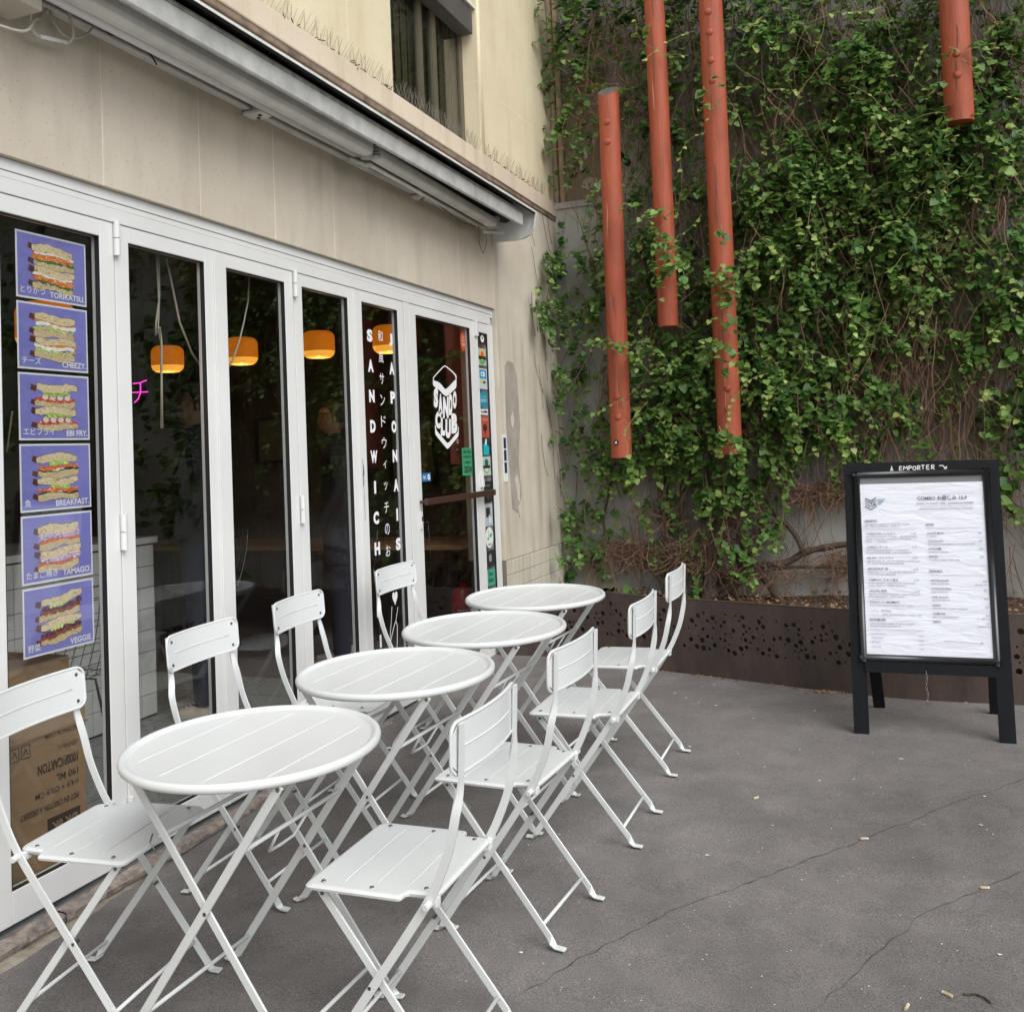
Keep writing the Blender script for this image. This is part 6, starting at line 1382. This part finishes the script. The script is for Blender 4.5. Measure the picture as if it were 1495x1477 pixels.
# ---- two people standing inside, hands in jacket pockets
def person(x, y, face, h, label, shoes=True):
    root = tag(empty('person', (x, y, .061), (0, 0, R(face))), label, 'person'); k = h/1.78
    V_ = [((0, 0, .98), .145, .105), ((0, 0, 1.12), .150, .105), ((0, .005, 1.30), .175, .115), ((0, -.005, 1.45), .150, .095), ((0, 0, 1.53), .062, .062), ((0, .015, 1.585), .056, .058),
          ((.175, -.01, 1.435), .070, .068), ((.235, -.03, 1.20), .055, .055), ((.20, .08, 1.00), .045, .047), ((.15, .115, .97), .045, .04), ((-.175, -.01, 1.435), .070, .068), ((-.235, -.03, 1.20), .055, .055), ((-.20, .08, 1.00), .045, .047), ((-.15, .115, .97), .045, .04),
          ((.095, 0, .88), .095, .098), ((.10, .015, .50), .062, .066), ((.105, -.01, .30), .056, .058), ((.108, -.02, .07), .046, .05), ((-.095, 0, .88), .095, .098), ((-.10, .015, .50), .062, .066), ((-.105, -.01, .30), .056, .058), ((-.108, -.02, .07), .046, .05)]
    E_ = [(0, 1), (1, 2), (2, 3), (3, 4), (4, 5), (3, 6), (6, 7), (7, 8), (8, 9), (3, 10), (10, 11), (11, 12), (12, 13), (0, 14), (14, 15), (15, 16), (16, 17), (0, 18), (18, 19), (19, 20), (20, 21)]
    me = bpy.data.meshes.new('body'); me.from_pydata([tuple(q*k for q in v_[0]) for v_ in V_], E_, []); o = link('body', me, M_cloth, root)
    o.modifiers.new('skin', 'SKIN'); sk = me.skin_vertices[0].data
    for i, v_ in enumerate(V_): sk[i].radius = (v_[1]*k, v_[2]*k); sk[i].use_root = (i == 0)
    md = o.modifiers.new('sub', 'SUBSURF'); md.levels = 1; md.render_levels = 2
    # head: rings shaped into skull, brow, nose, chin
    m = MB(); rings = [(1.560, .046, .050, .012), (1.585, .058, .066, .018), (1.610, .066, .082, .014), (1.640, .072, .092, .008), (1.675, .076, .097, .002), (1.705, .078, .098, .0), (1.735, .076, .095, -.004), (1.760, .066, .082, -.008), (1.778, .045, .056, -.010), (1.786, .015, .02, -.010)]
    n_ = 20; vs = []
    for z, rx, ry, cy in rings:
        for j in range(n_):
            a = 2*math.pi*j/n_; xx_, yy_ = rx*math.sin(a), cy+ry*math.cos(a)
            if abs(a if a < math.pi else a-2*math.pi) < .33: yy_ += {1.640: .016, 1.675: .012, 1.610: .006, 1.585: .008}.get(z, 0)*(1 if abs(a if a < math.pi else a-2*math.pi) < .16 else .35)
            if z in (1.675,) and .3 < abs(a if a < math.pi else a-2*math.pi) < .75: yy_ -= .006
            vs.append((xx_*k, yy_*k, z*k))
    m.add(vs, [(i*n_+j, i*n_+(j+1) % n_, (i+1)*n_+(j+1) % n_, (i+1)*n_+j) for i in range(len(rings)-1) for j in range(n_)]); put('head', m, M_skin, root, smooth=True)
    for sx in (-1, 1):
        m = MB(); m.ico((sx*.078*k, -.005*k, 1.665*k), .026*k, (.25, .5, 1), 8, 6); put('ear', m, M_skin, root, smooth=True); m = MB(); m.ico((sx*.030*k, .086*k, 1.680*k), .010*k, (1.2, .6, .7), 8, 6); put('eye', m, M_shoed, root, smooth=True)
    m = MB(); m.beam((-.022*k, .094*k, 1.613*k), (.022*k, .094*k, 1.613*k), .007, .006, (0, 0, 1)); put('mouth', m, flat('lips', (.28, .11, .09)), root)
    m = MB(); vs = []; rh = [(1.64, .078, .098, -.022), (1.68, .084, .104, -.018), (1.72, .087, .106, -.012), (1.755, .082, .100, -.010), (1.785, .062, .076, -.012), (1.80, .025, .03, -.012)]
    for z, rx, ry, cy in rh:
        for j in range(n_):
            a = 2*math.pi*j/n_; f_ = abs(a if a < math.pi else a-2*math.pi); sc = 1 if (f_ > 1.1 or z > 1.735) else .80; vs.append((rx*sc*math.sin(a)*k, (cy+ry*sc*math.cos(a))*k, z*k))
    m.add(vs, [(i*n_+j, i*n_+(j+1) % n_, (i+1)*n_+(j+1) % n_, (i+1)*n_+j) for i in range(len(rh)-1) for j in range(n_)]+[tuple(5*n_+j for j in range(n_))]); put('hair', m, M_hair, root, smooth=True)
    for sx in (-1, 1):
        m = MB(); rows = [(-.085, .0, .038, .085), (-.07, .0, .042, .085), (-.03, .0, .044, .088), (.02, .002, .046, .080), (.07, .003, .050, .062), (.12, .002, .052, .050), (.16, .0, .046, .042), (.185, -.002, .026, .032)]; vs = []
        for yy, z, hw_, ht in rows:
            for j in range(10): a = math.pi*j/9; vs.append((sx*.108*k+hw_*math.cos(a), yy-.02, .022+(ht-.022)*math.sin(a)))
        m.add(vs, [(i*10+j, i*10+j+1, (i+1)*10+j+1, (i+1)*10+j) for i in range(7) for j in range(9)]+[tuple(range(10)), tuple(70+j for j in range(9, -1, -1))]); sh = put('shoe', m, M_shoe, root, smooth=True)
        m = MB(); pts = [(yy-.02, hw_+.004) for yy, z, hw_, ht in rows]; L1 = [(sx*.108*k-w_, yy) for yy, w_ in pts]+[(sx*.108*k+w_, yy) for yy, w_ in pts[::-1]]; kk = len(L1); m.add([(a, bq, .001) for a, bq in L1]+[(a, bq, .026) for a, bq in L1], [tuple(range(kk)), tuple(range(2*kk-1, kk-1, -1))]+[(i, (i+1) % kk, kk+(i+1) % kk, kk+i) for i in range(kk)]); put('sole', m, flat('sole_cream', (.5, .46, .4)), sh)
        m = MB(); m.box((sx*.108*k-.040, -.107, .045), (sx*.108*k+.040, -.085, .075)); put('heel_tab', m, M_shoeo, sh)
        m = MB()
        for q in range(4): m.tube([(sx*.108*k-.022, .03+.02*q, .080-.009*q), (sx*.108*k+.022, .04+.02*q, .080-.009*q)], .003, 5)
        put('laces', m, M_vinyl, sh)
    # trousers over the legs
    for sx in (-1, 1):
        m = MB(); m.lathe([(.066*k, .060), (.060*k, .075), (.068*k, .30*k), (.078*k, .52*k), (.106*k, .80*k), (.116*k, .93*k)], 14, (sx*.102*k, -.005, 0)); put('trouser_leg', m, M_jeans, root, smooth=True)
    return root
person(-1.09, 4.44, 128, 1.80, 'person in dark jacket and pale sneakers behind the second folding door')
p2 = person(-.97, 5.68, 122, 1.74, 'person with glasses in dark clothes behind the fourth folding door')
m = MB()
for sx in (-1, 1): m.tube([(sx*.034+.026*math.cos(t_), .104, 1.655+.022*math.sin(t_)) for t_ in [2*math.pi*q/14 for q in range(15)]], .0028, 5, False); m.tube([(sx*.058, .102, 1.66), (sx*.080, .0, 1.665)], .0025, 5)
m.tube([(-.009, .106, 1.658), (.009, .106, 1.658)], .0025, 5); put('glasses', m, M_gasket, p2)

# ================================================================== LITTER ON THE PAVEMENT
def butt(px, py, a, label):
    p = ong(px, py); root = tag(empty('cigarette_butt', (p.x, p.y, gz(p.y)+.0045), (0, 0, a)), label, 'cigarette butt'); m = MB(); m.tube([(-.013, 0, 0), (.009, 0, 0)], .0042, 8); put('filter', m, M_butt, root); m = MB(); m.tube([(.009, 0, 0), (.013, 0, .0004)], [.0041, .0036], 8); put('burnt_end', m, M_paper, root)
butt(1103.5, 1166, .9, 'tan cigarette butt lying alone between the chairs and the menu board'); butt(1262, 1225.5, .3, 'tan cigarette butt resting on the long pavement crack'); butt(1438, 1297.5, .2, 'tan cigarette butt on the shorter pavement crack'); butt(1383, 1453, 2.6, 'cigarette butt beside a small dark twig'); butt(1324, 1472, 1.3, 'cigarette butt on a dark stain near the open pavement')
m = MB(); m.tube([ong(a, bq)+Vector((0, 0, .004)) for a, bq in ((1407, 1453), (1425, 1453), (1438, 1458), (1447, 1466))], .0028, 5); tag(put('fallen_twig', m, M_bark), 'small curved dark twig lying on the open pavement', 'twig')
m = MB(); r_ = random.Random(77)
big_ = [(1033, 1249), (761, 1391), (1190, 1038), (1100, 1049), (1246, 1138), (1316, 1108), (1168, 1095), (1197, 1140), (1432, 1205), (1460, 1394), (1025, 1003), (1042, 1000), (1020, 1025), (1045, 1030), (1002, 1019), (1007, 1090), (1116, 1120), (1437, 1163), (1410, 1026), (985, 1012)]
for k, (px, py) in enumerate(big_+[(r_.uniform(560, 1490), r_.uniform(1010, 1470)) for _ in range(240)]):
    p = ong(px, py); s_ = r_.uniform(.006, .013) if k < len(big_) else r_.uniform(.0015, .004); a = r_.uniform(0, 6.28); n_ = 6
    m.add([(p.x+s_*r_.uniform(.6, 1)*math.cos(a+6.283*i/n_), p.y+.6*s_*r_.uniform(.6, 1)*math.sin(a+6.283*i/n_), gz(p.y)+.0022+r_.uniform(0, .002)) for i in range(n_)], [tuple(range(n_))])
tag(put('ground_litter', m, M_paper), 'scattered pale crumbs and paper scraps on the asphalt', kind='stuff')
